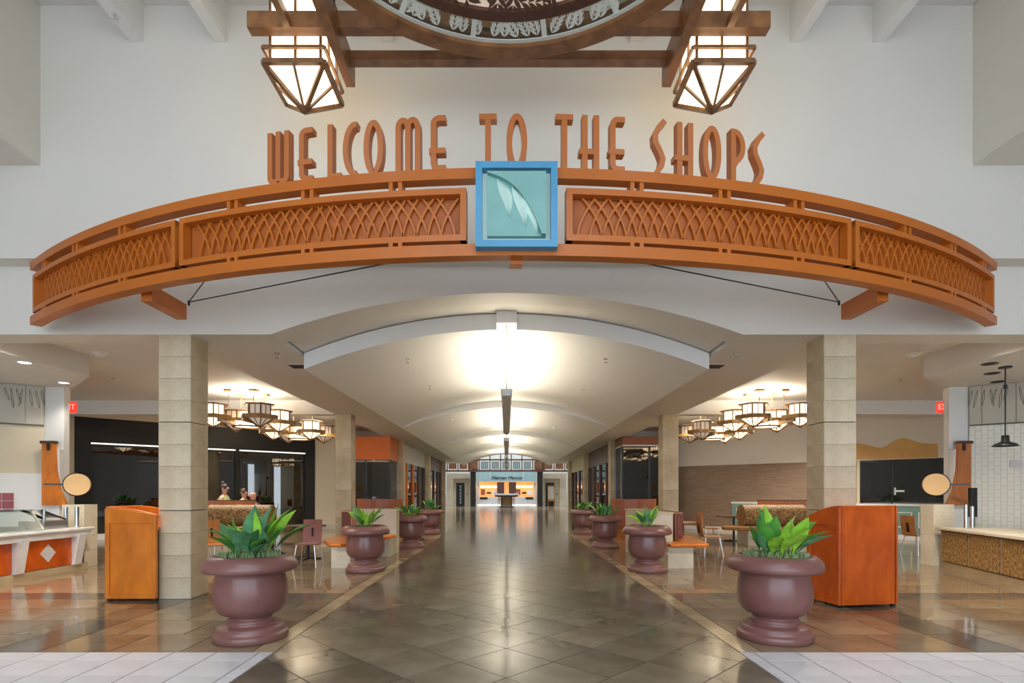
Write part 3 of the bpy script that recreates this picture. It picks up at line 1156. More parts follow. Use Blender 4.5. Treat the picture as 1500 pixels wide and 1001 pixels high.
# =================================================================== GREAT CHANDELIER
ch = thing('great_chandelier', 'huge timber chandelier with a leaf-glass ring and two glowing corner lanterns', 'chandelier', (0.02, 3.26, HC + 4.0))
b = MB()
b.lathe([(1.80, 0), (1.80, .13), (1.66, .13), (1.66, 0), (1.80, 0)], 96, smooth=False, cap=False)
b.build('ring', 'beam_wood', ch)
b = MB()
b.lathe([(1.50, .09), (1.50, .18), (1.40, .18), (1.40, .09), (1.50, .09)], 80, smooth=False, cap=False)
b.build('inner_ring', 'dark_wood', ch)
gl_ = MB().lathe([(1.67, .05), (1.67, .06), (1.49, .12), (1.49, .11), (1.67, .05)], 80, smooth=False, cap=False).build('glass_band', 'clear_glass', ch)
for k in range(16):
    t = 2 * PI * (k + .5) / 16
    MB().bar((1.67 * math.cos(t), 1.67 * math.sin(t), .045), (1.49 * math.cos(t), 1.49 * math.sin(t), .105), .045, .02).build('glass_clamp', 'leaf_frost', gl_)
MB().lathe([(1.67, .035), (1.63, .042), (1.63, .05), (1.67, .045)], 80, smooth=False, cap=False).build('rim_strip', 'leaf_frost', gl_)
MB().lathe([(1.41, .12), (.9, .20), (.45, .25), (0.001, .26)], 64, cap=False).build('bowl', 'bowl_glow', ch)


def leaf2d(m, p, ang, ln, wd, zfun):
    """one flat pointed leaf in the horizontal plane"""
    ca, sa = math.cos(ang), math.sin(ang)
    out = []
    for t, w_ in ((0, 0), (.25, .8), (.5, 1), (.78, .6), (1, 0), (.78, -.6), (.5, -1), (.25, -.8)):
        x, y = ln * t, wd * .5 * w_
        X, Y = p[0] + x * ca - y * sa, p[1] + x * sa + y * ca
        out.append((X, Y, zfun(X, Y)))
    m.add(out, [tuple(range(8))])


rf = random.Random(5)
m = MB()
for k in range(90):
    t = 2 * PI * k / 90 + rf.uniform(-.02, .02)
    r0 = 1.62
    ax = t + PI + rf.uniform(-.7, .7)
    for q in range(6):
        p = (r0 * math.cos(t) + .035 * q * math.cos(ax), r0 * math.sin(t) + .035 * q * math.sin(ax))
        for sg in (-1, 1):
            rr = math.hypot(*p)
            if 1.50 < rr < 1.63:
                leaf2d(m, p, ax + sg * .6, .085, .022, lambda X, Y: .05 + (1.67 - min(1.67, math.hypot(X, Y))) * .333 - .006)
m.build('etched_leaves', 'leaf_frost', gl_)['kind'] = 'stuff'
m = MB()
for k in range(260):
    t = rf.uniform(0, 2 * PI)
    r0 = 1.40 * math.sqrt(rf.random())
    ax = rf.uniform(0, 2 * PI)
    for q in range(6):
        p = (r0 * math.cos(t) + .06 * q * math.cos(ax), r0 * math.sin(t) + .06 * q * math.sin(ax))
        if math.hypot(*p) < 1.36:
            for sg in (-1, 1):
                leaf2d(m, p, ax + sg * .65, .13, .04, lambda X, Y: .255 - .14 * min(1, math.hypot(X, Y) / 1.41) ** 2 - .02)
m.build('bowl_leaves', 'leaf_umber', ch)['kind'] = 'stuff'
for sg in (-1, 1):
    MB().box(sg * 1.6 - .045, -2.3, .10, sg * 1.6 + .045, 2.28, .35).build('long_beam', 'beam_wood', ch)
    MB().box(sg * 2.0 - .03, .3, .19, sg * 2.0 + .03, 1.68, .27).build('arm_beam', 'beam_wood', ch)
for y0, x1, za, zb in ((1.68, 2.37, .20, .35), (-1.78, 2.37, .20, .35), (2.05, 1.56, .20, .29), (-2.15, 1.56, .20, .29)):
    MB().box(-x1, y0, za, x1, y0 + .10, zb).build('cross_beam', 'beam_wood', ch)
for x in (-1.6, 1.6):
    for y in (-1.73, 1.73):
        MB().cyl((x, y, .35), (x, y, 1.65), .015, n=8).build('hanger_rod', 'black_metal', ch)


def square_lantern(par, x, y):
    """square lantern: body, two frames, pyramid with ribs"""
    a = .283
    fr = MB()
    for zz, e, t in ((-.025, a, .042), (.115, a + .005, .026)):
        for sg in (-1, 1):
            fr.box(-e, sg * e - t / 2, zz, e, sg * e + t / 2, zz + t).box(sg * e - t / 2, -e, zz, sg * e + t / 2, e, zz + t)
    lan = fr.build('lantern', 'lantern_wood', par, (x, y, 0))
    MB().box(-.225, -.225, .0, .225, .225, .74).build('glass_body', 'lantern_lit_big', lan)
    for i in (-1, 0, 1):
        for j in (-1, 0, 1):
            if i or j:
                MB().bar((i * .235, j * .235, 0), (i * .235, j * .235, .76), .022).build('post', 'lantern_wood', lan)
    MB().box(-.30, -.30, .74, .30, .30, .79).build('cap', 'lantern_wood', lan)
    ap = (0, 0, -.27)
    q = a - .02
    MB().add([(-q, -q, -.015), (q, -q, -.015), (q, q, -.015), (-q, q, -.015), ap], [(0, 1, 4), (1, 2, 4), (2, 3, 4), (3, 0, 4), (3, 2, 1, 0)]).build('glass_pyramid', 'lantern_lit_big', lan)
    for i in (-1, 0, 1):
        for j in (-1, 0, 1):
            if i or j:
                MB().bar((i * a, j * a, -.012), (0, 0, -.278), .036 if i and j else .022).build('rib', 'lantern_wood', lan)


for sg in (-1, 1):
    square_lantern(ch, sg * 2.0 , 2.10)
    square_lantern(ch, sg * 2.0 , -2.10)

# =================================================================== WING CHANDELIERS
def hexp(r, a0=PI / 6):
    return [(r * math.cos(a0 + k * PI / 3), r * math.sin(a0 + k * PI / 3)) for k in range(6)]


HM = {}


def hex_meshes(lit):
    if lit in HM:
        return HM[lit]
    g_ = 'lantern_lit' if lit else 'lantern_faint_glow'
    a0 = 0
    roof = MB().lathe([(.32, .395), (.33, .42), (.20, .45), (.05, .46)], 6, smooth=False, a0=a0).mesh('lantern_wood')
    body = MB().lathe([(.235, .18), (.235, .40)], 6, smooth=False, a0=a0).mesh(g_)
    coll = MB().lathe([(.27, .10), (.40, .10), (.40, .185), (.25, .185), (.27, .10)], 6, smooth=False, a0=a0, cap=False).mesh('gold_wood')
    pyr = MB().lathe([(.275, .105), (.002, -.07)], 6, smooth=False, a0=a0).mesh(g_)
    rib = MB()
    for k in range(6):
        t = a0 + k * PI / 3
        rib.bar((.28 * math.cos(t), .28 * math.sin(t), .102), (0, 0, -.075), .022)
        t2 = t + PI / 6
        rib.bar((.243 * math.cos(t2), .243 * math.sin(t2), .102), (0, 0, -.075), .014)
        rib.bar((.237 * math.cos(t), .237 * math.sin(t), .18), (.237 * math.cos(t), .237 * math.sin(t), .41), .024)
        rib.bar((.206 * math.cos(t2), .206 * math.sin(t2), .18), (.206 * math.cos(t2), .206 * math.sin(t2), .41), .014)
    HM[lit] = (coll, roof, body, pyr, rib.mesh('lantern_wood'))
    return HM[lit]


def wing_chandelier(x, y, lits, label, zc):
    c = thing('wing_chandelier', label, 'chandelier', (x, y, HC + 1.45), 0, 'lantern chandeliers in the seating wings')
    fr = []
    for sg in (-1, 1):
        MB().box(-.72, sg * .27 - .025, .10, .72, sg * .27 + .025, .17).build('frame_beam', 'gold_wood', c)
        MB().box(sg * .27 - .025, -.72, .03, sg * .27 + .025, .72, .10).build('frame_beam', 'gold_wood', c)
    dr = MB().lathe([(.26, -.02), (.30, -.02), (.30, .01), (.26, .01), (.26, -.02)], 28, smooth=False, cap=False).build('drum', 'lantern_wood', c)
    MB().lathe([(.25, -.0), (.25, .13)], 28).build('drum_shade', 'lantern_lit', dr)
    MB().lathe([(.15, .2), (.15, .32)], 24).build('drum_crown', 'lantern_lit', dr)
    MB().lathe([(.27, .12), (.27, .15), (.23, .15), (.23, .12), (.27, .12)], 28, smooth=False, cap=False).build('drum_band', 'lantern_wood', dr)
    lv = MB()
    rl2 = random.Random(2)
    for k in range(46):
        t = rl2.uniform(0, 2 * PI)
        z = rl2.uniform(.015, .11)
        p = Vector((.254 * math.cos(t), .254 * math.sin(t), z))
        q = Vector((.254 * math.cos(t + .14), .254 * math.sin(t + .14), z + rl2.uniform(-.03, .03)))
        lv.bar(p, q, .006, .014)
    lv.build('drum_leaves', 'lantern_wood', dr)['kind'] = 'stuff'
    lamp('AREA', (0, 0, .42), 55, (1.0, .90, .70), .5, rot=(PI, 0, 0), parent=c)
    i = 0
    for sy in (-1, 1):
        for sx in (-1, 1):
            mm = hex_meshes(bool(lits[i]))
            i += 1
            l = put('lantern', mm[0], c, (sx * .5, sy * .5, 0))
            put('roof', mm[1], l)
            put('glass_body', mm[2], l)
            put('glass_pyramid', mm[3], l)
            r_ = put('ribs', mm[4], l)
            r_['kind'] = 'stuff'
            zt = zc - (HC + 1.45)
            px, py = sx * .268, sy * .268
            MB().box(px - .085, py - .085, zt - .045, px + .085, py + .085, zt).build('canopy', 'gold_wood', c)
            cn = MB()
            z = .17
            k = 0
            while z < zt - .05:
                cn.bar((px, py, z), (px, py, min(z + .035, zt - .045)), .016 if k % 2 else .007, .007 if k % 2 else .016)
                z += .03
                k += 1
            cn.build('chain', 'lantern_wood', c)['kind'] = 'stuff'


wing_chandelier(-5.81, 12.24, (1, 0, 0, 1), 'four-lantern chandelier with one dark lantern, nearer one in the left wing', ZC)
wing_chandelier(-5.75, 15.15, (1, 1, 0, 0), 'four-lantern chandelier half hidden behind the nearer one in the left wing', ZC)
wing_chandelier(5.81, 12.24, (1, 1, 1, 1), 'fully lit four-lantern chandelier, nearer one in the right wing', ZC)
wing_chandelier(5.75, 15.15, (0, 1, 0, 1), 'partly lit four-lantern chandelier farther back in the right wing', ZC)

# =================================================================== PENDANT UPLIGHTS OVER THE AISLE
for k, (ya, yb) in enumerate(((7.55, 12.7), (14.4, 20.0), (21.4, 26.6), (28.3, 33.6))):
    L_ = yb - ya
    c = thing('linear_pendant', 'grey linear uplight pendant, %s from the front over the aisle' % ('first', 'second', 'third', 'fourth')[k], 'pendant light', (0, ya, HC + 1.32), 0, 'linear pendants over the aisle')
    MB().prism_y([(-.055, 0), (.055, 0), (.08, .10), (-.08, .10)], 0, L_).build('housing', 'grey_metal', c, bev=.006)
    MB().box(-.065, .05, .1005, .065, L_ - .05, .104).build('diffuser', 'uplight_glow', c)
    for y in (.02, L_ - .02):
        MB().cyl((0, y, .10), (0, y, 1.0 if y < 1 else 1.12), .006, n=6).build('cable', 'black_metal', c)
    lamp('AREA', (0, L_ / 2, .13), 74 if k == 0 else 88, (1.0, .90, .72), .12, L_ - .2, rot=(PI, 0, 0), parent=c)

# =================================================================== RECESSED DOWNLIGHTS
def downlight(x, y, z, label, on, power=0, group='recessed downlights'):
    o = MB().lathe([(.075, -.004), (.10, -.012), (.105, 0), (.075, 0)], 24, cap=False).build('recessed_downlight', 'white_paint' if on else 'black_metal', None, (x, y, z))
    tag(o, label, 'downlight', group)
    MB().lathe([(.074, -.006), (.001, -.006)], 20, cap=False).build('lens', 'downlight_on' if on else 'dark_void', o)
    if power:
        lamp('SPOT', (0, 0, -.03), power, (1.0, .91, .78), .06, spot=130, parent=o)


downlight(-7.06, 8.0, ZS, 'lit recessed downlight nearer the picture edge over the left counter', True, 40)
downlight(-7.70, 9.5, ZS, 'lit recessed downlight near the white column over the left counter', True, 40)
downlight(7.15, 8.08, ZS, 'unlit black recessed downlight, nearest of three over the right counter', False)
downlight(7.77, 8.74, ZS, 'unlit black recessed downlight, middle of three over the right counter', False)
downlight(8.46, 9.40, ZS, 'unlit black recessed downlight, farthest of three over the right counter', False)

for sx, side in ((-1, 'left'), (1, 'right')):  # unseen downlights added to lift the light in both wings
    for x, y, wh in ((5.0, 7.45, 'nearest the front pillar behind the wall band'), (6.3, 7.45, 'behind the wall band beside the counter soffit'), (4.9, 14.7, 'behind the cross beam nearest the second pillar'), (7.2, 14.7, 'behind the cross beam mid-wing'), (8.2, 14.4, 'near the outer end of the wing')):
        downlight(sx * x, y, ZC, 'added unseen downlight in the %s wing ceiling, %s' % (side, wh), True, 250, 'added wing ceiling downlights')

# =================================================================== STONE PILLARS
H12 = [0, .255, .525, .795, 1.062, 1.330, 1.60, 1.865, 2.13, 2.395, 2.66, 2.925, ZS]
BLK = {}


def pillar(x, y, label, heights, shelf=False):
    c = thing('stone_pillar', label, 'pillar', (x, y, 0), 0, 'travertine pillars along the aisle')
    hw = .195
    for k in range(len(heights) - 1):
        z0, z1 = heights[k], heights[k + 1]
        key = (round(z1 - z0, 3), k in (4, 8))
        gp = .010 if k in (4, 8) and len(heights) > 6 else .003
        kk = (round(z1 - z0, 3), gp)
        if kk not in BLK:
            m_ = MB()
            # two slabs wrapped round the core: a fine reveal runs down each corner
            m_.prism([(-hw + .012, -hw), (hw - .012, -hw), (hw - .006, -hw + .006), (hw, -hw + .012), (hw, hw), (-hw, hw), (-hw, -hw + .012), (-hw + .006, -hw + .006)], gp, z1 - z0)
            BLK[kk] = m_.mesh('travertine')
        put('stone_block', BLK[kk], c, (0, 0, z0))
    MB().box(-hw + .02, -hw + .02, 0, hw - .02, hw - .02, heights[-1]).build('core', 'grout', c)


nm = ('front', 'second', 'third', 'fourth', 'fifth')
for sx, side in ((-1, 'left'), (1, 'right')):
    for k in range(5):
        hs = H12 if k == 0 else [0, .66, 1.33, 2.36, ZS]
        pillar(sx * 4.015 + .01, PIL[k] + .195, 'travertine block pillar, %s in the row on the %s of the aisle' % (nm[k], side), hs)

# =================================================================== PLANTERS AND PLANTS
PROF = [(.0, 0), (.305, 0), (.312, .015), (.312, .055), (.305, .065), (.288, .07), (.284, .085), (.278, .115), (.255, .128), (.205, .135), (.196, .142), (.202, .155), (.198, .175), (.182, .185), (.178, .20),
        (.200, .215), (.245, .235), (.278, .27), (.298, .32), (.307, .38), (.307, .44), (.300, .50), (.290, .55), (.285, .595), (.30, .602), (.370, .602), (.388, .612), (.394, .635), (.390, .662), (.376, .692), (.352, .72), (.325, .738), (.305, .742), (.295, .735), (.29, .70)]
pm = MB().lathe(PROF, 48, cap=False).mesh('planter_plum')
sm_ = MB().lathe([(.292, .715), (.15, .725), (.001, .73)], 32, cap=False).mesh('soil')


def leaf_mesh(ln, wd, phi0, bend, fold, mat, petiole=.22):
    m = MB()
    n = 9
    x = z = 0.0
    v = []
    ph = phi0
    for i in range(n + 1):
        t = i / n
        ph = phi0 + bend * t
        if i:
            x += math.sin(ph) * ln / n
            z += math.cos(ph) * ln / n
        if t < petiole:
            w_ = .10
        else:
            u = (t - petiole) / (1 - petiole)
            w_ = max(.0, math.sin(PI * min(1, u ** .72)) ) + .10 * (1 - u)
        hw = wd / 2 * w_
        nx, nz = -math.cos(ph), math.sin(ph)      # leaf's upper side
        v += [(x + nx * fold * hw, -hw, z + nz * fold * hw), (x, 0, z), (x + nx * fold * hw, hw, z + nz * fold * hw)]
    f = []
    for i in range(n):
        a = 3 * i
        f += [(a, a + 1, a + 4, a + 3), (a + 1, a + 2, a + 5, a + 4)]
    m.add(v, f, True)
    return m.mesh(mat)


LV = []
for mat in ('leaf_green', 'leaf_bright', 'leaf_blue'):
    for (ph, bd) in ((.02, .2), (.2, .45), (.42, .5), (.62, .55), (.1, 1.2)):
        LV.append(leaf_mesh(1.0, .27, ph, bd, .42, mat, .30))


def plant(x, y, z, n, hmin, hmax, spread, seed, label, cat='plant'):
    r = random.Random(seed)
    p = thing('leafy_plant', label, cat, (x, y, z), r.uniform(0, 6), 'plants in the plum planters')
    for k in range(n):
        me = r.choice(LV[:5] * 2 + LV[5:10] * 2 + LV[10:] * 2)
        a = r.uniform(0, 2 * PI)
        rad = spread * math.sqrt(r.random())
        o = put('leaf', me, p, (rad * math.cos(a), rad * math.sin(a), -.02))
        L_ = r.uniform(hmin, hmax)
        o.scale = (L_, L_ * r.uniform(.85, 1.25), L_)
        o.rotation_euler = (r.uniform(-.22, .22), r.uniform(-.1, .15), a + r.uniform(-.9, .9))
    return p


def moss(par, seed, rad=.27):
    r = random.Random(seed)
    m = MB()
    for k in range(520):
        a, q = r.uniform(0, 2 * PI), rad * math.sqrt(r.random())
        x, y = q * math.cos(a), q * math.sin(a)
        t = r.uniform(0, 2 * PI)
        h = r.uniform(.015, .05)
        m.add([(x - .012 * math.cos(t), y - .012 * math.sin(t), .715), (x + .012 * math.cos(t), y + .012 * math.sin(t), .715), (x + .02 * r.uniform(-1, 1), y + .02 * r.uniform(-1, 1), .74 + h)], [(0, 1, 2)])
    m.build('ground_cover', 'moss', par)['kind'] = 'stuff'


pn = ('front', 'second', 'third', 'farthest')
YP = (4.85, 8.90, 12.65, 16.75)
XPL = (-2.27, -2.30, -2.22, -2.31)
XPR = (2.38, 2.29, 2.28, 2.33)
for sx, side, XP in ((-1, 'left', XPL), (1, 'right', XPR)):
    for k in range(4):
        c = thing('urn_planter', 'plum-coloured urn planter, %s in the row on the %s of the aisle' % (pn[k], side), 'planter', (XP[k], YP[k], 0), 0, 'plum urn planters')
        put('urn', pm, c)
        put('soil', sm_, c)
        if k == 0:
            moss(c, 3 + sx)
PS = {(-1, 0): (36, .28, .56, .16), (-1, 1): (18, .25, .48, .09), (-1, 2): (22, .26, .48, .17), (-1, 3): (17, .24, .46, .12),
      (1, 0): (26, .26, .50, .15), (1, 1): (14, .22, .46, .08), (1, 2): (24, .22, .42, .18), (1, 3): (20, .22, .38, .15)}
PLb = {(-1, 0): 'bushy broad-leaved plant with yellow-green leaves in the front left planter', (-1, 1): 'small upright leafy plant in the second left planter', (-1, 2): 'dense green leafy plant in the third left planter', (-1, 3): 'slim leafy plant in the farthest left planter',
       (1, 0): 'tall-leaved green plant in the front right planter beside the red cabinet', (1, 1): 'sparse drooping leafy plant in the second right planter', (1, 2): 'wide green leafy plant in the third right planter', (1, 3): 'low green leafy plant in the farthest right planter'}
for (sx, k), (n, a, c_, s) in PS.items():
    XP = XPL if sx < 0 else XPR
    plant(XP[k], YP[k], .72, n, a, c_, s, 100 + 7 * k + sx, PLb[(sx, k)])

# =================================================================== WOODEN WASTE CABINETS
def cabinet(label, loc, rz, wd, dp, ht, mat, drop):
    """open-fronted wooden cabinet: flat back at y=0 (viewer side after turning), sides with swept tops, front open at y=dp"""
    c = thing('wooden_cabinet', label, 'cabinet', loc, rz, 'wooden waste cabinets by the front pillars')
    MB().box(-wd / 2, 0, .03, wd / 2, .03, ht).build('back_panel', mat, c, bev=.006)
    MB().box(-wd / 2 + .055, -.008, .06, wd / 2 - .055, 0, ht - .05).build('back_inset', mat, c, bev=.004)
    for sg in (-1, 1):
        pts = [(0, .03), (dp, .03)]
        for i in range(9):
            t = i / 8
            pts.append((dp * (1 - t), ht - drop * (1 - t) ** 1.8))
        xa, xb = sorted((sg * wd / 2, sg * (wd / 2 - .03)))
        MB().prism_x(pts, xa, xb).build('side_panel', mat, c, bev=.006)
        xa, xb = sorted((sg * wd / 2, sg * (wd / 2 + .018)))
        MB().box(xa, 0, .03, xb, .05, ht - .02).build('side_stile', mat, c, bev=.003)
        MB().box(xa, dp - .05, .03, xb, dp, ht - drop).build('side_stile', mat, c, bev=.003)
        MB().box(xa, .05, .03, xb, dp - .05, .08).build('side_rail', mat, c, bev=.003)
        MB().prism_x([(.05, ht - drop - .10), (dp - .05, ht - drop - .10), (dp - .05, ht - drop + .01), (.05, ht - drop * .1)], xa, xb).build('side_rail', mat, c, bev=.003)
    MB().box(-wd / 2 + .03, .03, .40, wd / 2 - .03, dp - .06, .43).build('shelf', mat, c)
    MB().box(-wd / 2 + .03, .03, .84, wd / 2 - .03, dp - .03, .87).build('tray_top', mat, c)
    MB().box(-wd / 2 + .03, dp - .10, .06, wd / 2 - .03, dp - .085, .80).build('opening_shade', 'black_panel', c)  # black sheet painted in for the shade inside the open front
    for sx in (-1, 1):
        for y in (.03, dp - .05):
            MB().box(sx * (wd / 2 - .025) - .02, y - .02, 0, sx * (wd / 2 - .025) + .02, y + .02, .035).build('foot', 'black_metal', c)


cabinet('orange wooden cabinet with a swept top at the foot of the left front pillar', (-4.74, 6.72, 0), R(-90), .52, .60, 1.12, 'orange_wood', .10)
cabinet('glossy red-brown wooden cabinet turned beside the right front pillar', (4.045, 6.10, 0), R(8), .70, .52, 1.14, 'red_wood', .13)

# =================================================================== FOOD COUNTERS
cl = thing('food_counter', 'marble-topped food counter with orange wood panels and white diamond on the left', 'counter', (-7.07, 5.4, 0))
MB().box(-.95, 0, 0, -.02, 3.85, .10).build('plinth', 'border_tile', cl)
MB().box(-.95, 0, .10, -.05, 3.80, .60).build('carcass', 'dark_wood', cl)
MB().box(-1.0, -.1, .66, .10, 3.85, .70).build('counter_top', 'marble', cl, bev=.008)
MB().box(-.9, 0, .56, .06, 3.82, .66).build('apron', 'marble', cl)
# slanted marble legs and wooden panels between them
ly = (3.60, 2.52, 1.44, .36)
for k, y in enumerate(ly):
    pts = [(-.05, .10), (.01, .10), (.095, .60), (-.05, .60)]
    MB().prism_y(pts, y - .075, y + .075).build('leg', 'marble', cl)
for k in range(3):
    y1, y0 = ly[k] - .08, ly[k + 1] + .08
    p = MB().box(-.05, y0, .11, -.035, y1, .56).build('front_panel', 'red_wood', cl)
    if k % 2 == 0:
        ym = (y0 + y1) / 2
        MB().prism_x([(ym - .14, .34), (ym, .20), (ym + .14, .34), (ym, .48)], -.035, -.028).build('diamond', 'marble', p)

st = thing('stone_end_pier', 'pale stone block pier at the end of the left food counter', 'pier', (-7.42, 9.50, 0))
for k, (z0, z1) in enumerate(((0, .27), (.273, .54), (.543, .81), (.813, 1.07))):
    MB().box(-.19, -.15, z0, .19, .15, z1).build('stone_block', 'pale_stone', st)


def sneeze_guard(x, y, label):
    c = thing('glass_food_guard', label, 'glass guard', (x, y, .702))
    for yy in (0, .85):
        MB().bar((-.08, yy, 0), (-.28, yy, .31), .025).build('support_post', 'steel', c)
    MB().add([(-.07, 0, .02), (-.07, .85, .02), (-.27, .85, .31), (-.27, 0, .31)], [(0, 1, 2, 3)]).build('sloped_pane', 'green_glass', c)
    MB().box(-.62, -.02, .305, -.24, .87, .32).build('top_pane', 'green_glass', c)
    MB().box(-.62, -.02, .285, -.50, .87, .305).build('light_bar', 'grey_metal', c)
    MB().box(-.60, .0, 0, -.35, .85, .06).build('food_well', 'steel', c)
    return c


sneeze_guard(-7.0, 7.50, 'glass food guard with steel posts at the picture edge of the left counter')
c = thing('steel_server', 'low brushed-steel serving well with tilted glass flap on the left counter', 'server', (-7.25, 8.50, .702))
MB().box(-.35, 0, 0, .05, .46, .13).build('steel_box', 'steel', c, bev=.005)
MB().bar((-.0, .02, .30), (.02, .45, .14), .02).build('flap_frame', 'black_metal', c)
MB().bar((-.34, .02, .30), (-.34, .45, .14), .02).build('flap_frame', 'black_metal', c)
MB().add([(-.34, .02, .31), (0, .02, .31), (.02, .45, .15), (-.34, .45, .15)], [(0, 1, 2, 3)]).build('glass_flap', 'clear_glass', c)
MB().cyl((.03, .03, 0), (.03, .03, .32), .018).build('post', 'steel', c)
for k, (x, y, lb) in enumerate(((-7.28, 9.02, 'steel tube post standing on the left counter beside the serving well'), (-7.16, 9.10, 'steel tube post nearest the end of the left counter'))):
    o = thing('steel_post', lb, 'post', (x, y, .70), 0, 'steel posts on the left counter')
    MB().cyl((0, 0, .01), (0, 0, .34), .032, n=16).build('tube', 'steel', o)
    MB().cyl((0, 0, 0), (0, 0, .012), .045, n=16).build('flange', 'steel', o)
o = thing('tile_panel', 'dark red tile panel with white joints behind the glass guard', 'tile panel', (-8.62, 9.63, 1.0), math.atan2(-.64, -.77))
for i in range(2):
    for j in range(2):
        MB().box(.05 + i * .16, .03, .0 + j * .14, .05 + i * .16 + .15, .045, j * .14 + .13).build('tile', 'red_tile', o)
MB().box(.03, .02, -.02, .39, .03, .29).build('backing', 'white_paint', o)

cr = thing('cork_counter', 'stone-topped counter with cork-textured front panels on the right', 'counter', (7.46, 9.38, 0), math.atan2(-2.13, -.54))
# local x runs towards the viewer, local y towards the bay (away from the aisle)
MB().box(-.02, .02, 0, 4.2, .95, .10).build('plinth', 'border_tile', cr)
MB().box(0, .03, .10, 4.2, .95, .62).build('carcass', 'dark_wood', cr)
MB().box(-.06, -.06, .645, 4.25, 1.0, .69).build('counter_top', 'pale_stone', cr, bev=.006)
MB().box(-.02, .0, .62, 4.2, .9, .645).build('dark_rail', 'dark_wood', cr)  # dark wood rail just below the counter top
for k in range(5):
    MB().box(.02 + k * .81, 0, .12, .02 + k * .81 + .77, .03, .62).build('front_panel', 'cork', cr)
    MB().box(k * .81 - .004, .004, .12, k * .81 + .012, .03, .62).build('joint_strip', 'steel', cr)
st = thing('stone_end_pier', 'pale stone block pier at the end of the right cork counter', 'pier', (7.62, 9.68, 0))
for k, (z0, z1) in enumerate(((0, .27), (.273, .54), (.543, .81), (.813, 1.07))):
    MB().box(-.17, -.15, z0, .19, .15, z1).build('stone_block', 'pale_stone', st)
for k, (x, y, lb) in enumerate(((7.55, 8.98, 'taller chrome tube post on the end of the right counter'), (7.74, 9.08, 'shorter chrome tube post behind the other on the right counter'))):
    o = thing('steel_post', lb, 'post', (x, y, .69), 0, 'steel posts on the right counter')
    MB().cyl((0, 0, .01), (0, 0, .39 - .03 * k), .026, n=16).build('tube', 'chrome', o)
    MB().cyl((0, 0, 0), (0, 0, .012), .04, n=16).build('flange', 'chrome', o)
o = thing('wall_speaker', 'narrow dark grey panel box standing by the right counter wall', 'speaker', (7.98, 9.35, .86))
MB().box(-.05, -.04, 0, .05, .04, .50).build('case', 'black_metal', o, bev=.005)
MB().box(-.02, -.02, -.17, .02, .02, .0).build('bracket', 'black_metal', o)
o = thing('wash_basin', 'low white upstand with black fittings on the right counter', 'basin', (7.75, 8.5, .70), math.atan2(-2.13, -.54))
MB().box(.0, .45, 0, 1.1, .50, .14).build('upstand', 'marble', o)
MB().cyl((.5, .15, .005), (.58, .15, .005), .02).build('fitting', 'black_metal', o)
MB().cyl((.65, .17, .005), (.74, .17, .005), .02).build('fitting', 'black_metal', o)

# tapered timber fins with a round disc sign
for sx, side in ((-1, 'left'), (1, 'right')):
    o = thing('timber_fin', 'tapered orange timber fin with dark bracket against the %s white column' % side, 'fin', (sx * 8.16, 9.74, 1.05), 0, 'timber fins on the white columns')
    pts = [(-.13, .0), (.30, 0), (.18, .28), (.11, .62), (.09, 1.10), (-.13, 1.10)]
    pts = [(-sx * x, z) for x, z in pts] if sx > 0 else pts
    if sx > 0:
        pts = [(p[0], p[1]) for p in pts]
    MB().prism_y(pts if sx < 0 else pts[::-1], 0, .06).build('board', 'orange_wood' if sx < 0 else 'booth_wood', o)
    xa, xb = (-.15, .10) if sx < 0 else (-.10, .15)
    MB().box(xa, -.02, 1.10, xb, .08, 1.15).build('cap', 'dark_wood', o)
    MB().box(-.03, -.02, .98, .02, 0, 1.10).build('bracket', 'black_metal', o)
    MB().box(-.14, .06, -1.05, .14, .15, 1.0).build('mount', 'white_paint', o)
    d = thing('disc_sign', 'round tan drum-shaped blade sign in a black hoop beside the %s timber fin' % side, 'disc sign', (sx * 7.56, 9.62, 1.42), R(-28) * sx, 'round blade signs')
    MB().cyl((0, -.03, 0), (0, .05, 0), .19, n=40).build('drum', 'disc_tan', d)
    hp = MB()
    pth = [(.20 * math.cos(2 * PI * k / 40), .01, .20 * math.sin(2 * PI * k / 40)) for k in (range(10, 31) if sx < 0 else range(-10, 11))]
    hp.tube(pth, .014, 6).build('hoop', 'black_metal', d)
    MB().bar((sx * .19, .01, 0), (sx * .46, .0, 0), .03).build('arm', 'black_metal', d)
    e = thing('exit_sign', 'red exit sign sticking out beside the %s white column' % side, 'exit sign', (sx * 8.50, 10.60, 2.93), 0, 'exit signs')
    MB().box(-.14, -.03, -.10, .14, .03, .10).build('box', 'exit_red', e)
    put('lettering', text_mesh('EXIT', .15, .003, 'exit_text'), e, (0, -.034, 0))
    MB().box(-.02, -.02, .10, .02, .02, ZC - 2.93).build('stem', 'white_paint', e)

# black barn pendant over the right counter
o = thing('barn_pendant', 'black barn-style metal pendant lamp hanging over the right counter', 'pendant light', (7.58, 8.3, ZS))
MB().lathe([(.08, -.02), (.085, 0), (.0, 0)], 20, cap=False).lathe([(.0, -.02), (.08, -.02)], 20, cap=False).build('canopy', 'black_metal', o)
MB().cyl((0, 0, 0), (0, 0, -1.06), .009, n=8).build('stem', 'black_metal', o)
MB().cyl((0, 0, -.27), (0, 0, -.33), .025, n=10).build('joint', 'black_metal', o)
MB().lathe([(.0, -1.04), (.045, -1.04), (.05, -1.13), (.07, -1.145), (.125, -1.165), (.165, -1.205), (.16, -1.207), (.12, -1.17), (.0, -1.15)], 32, cap=False).build('shade', 'black_metal', o)

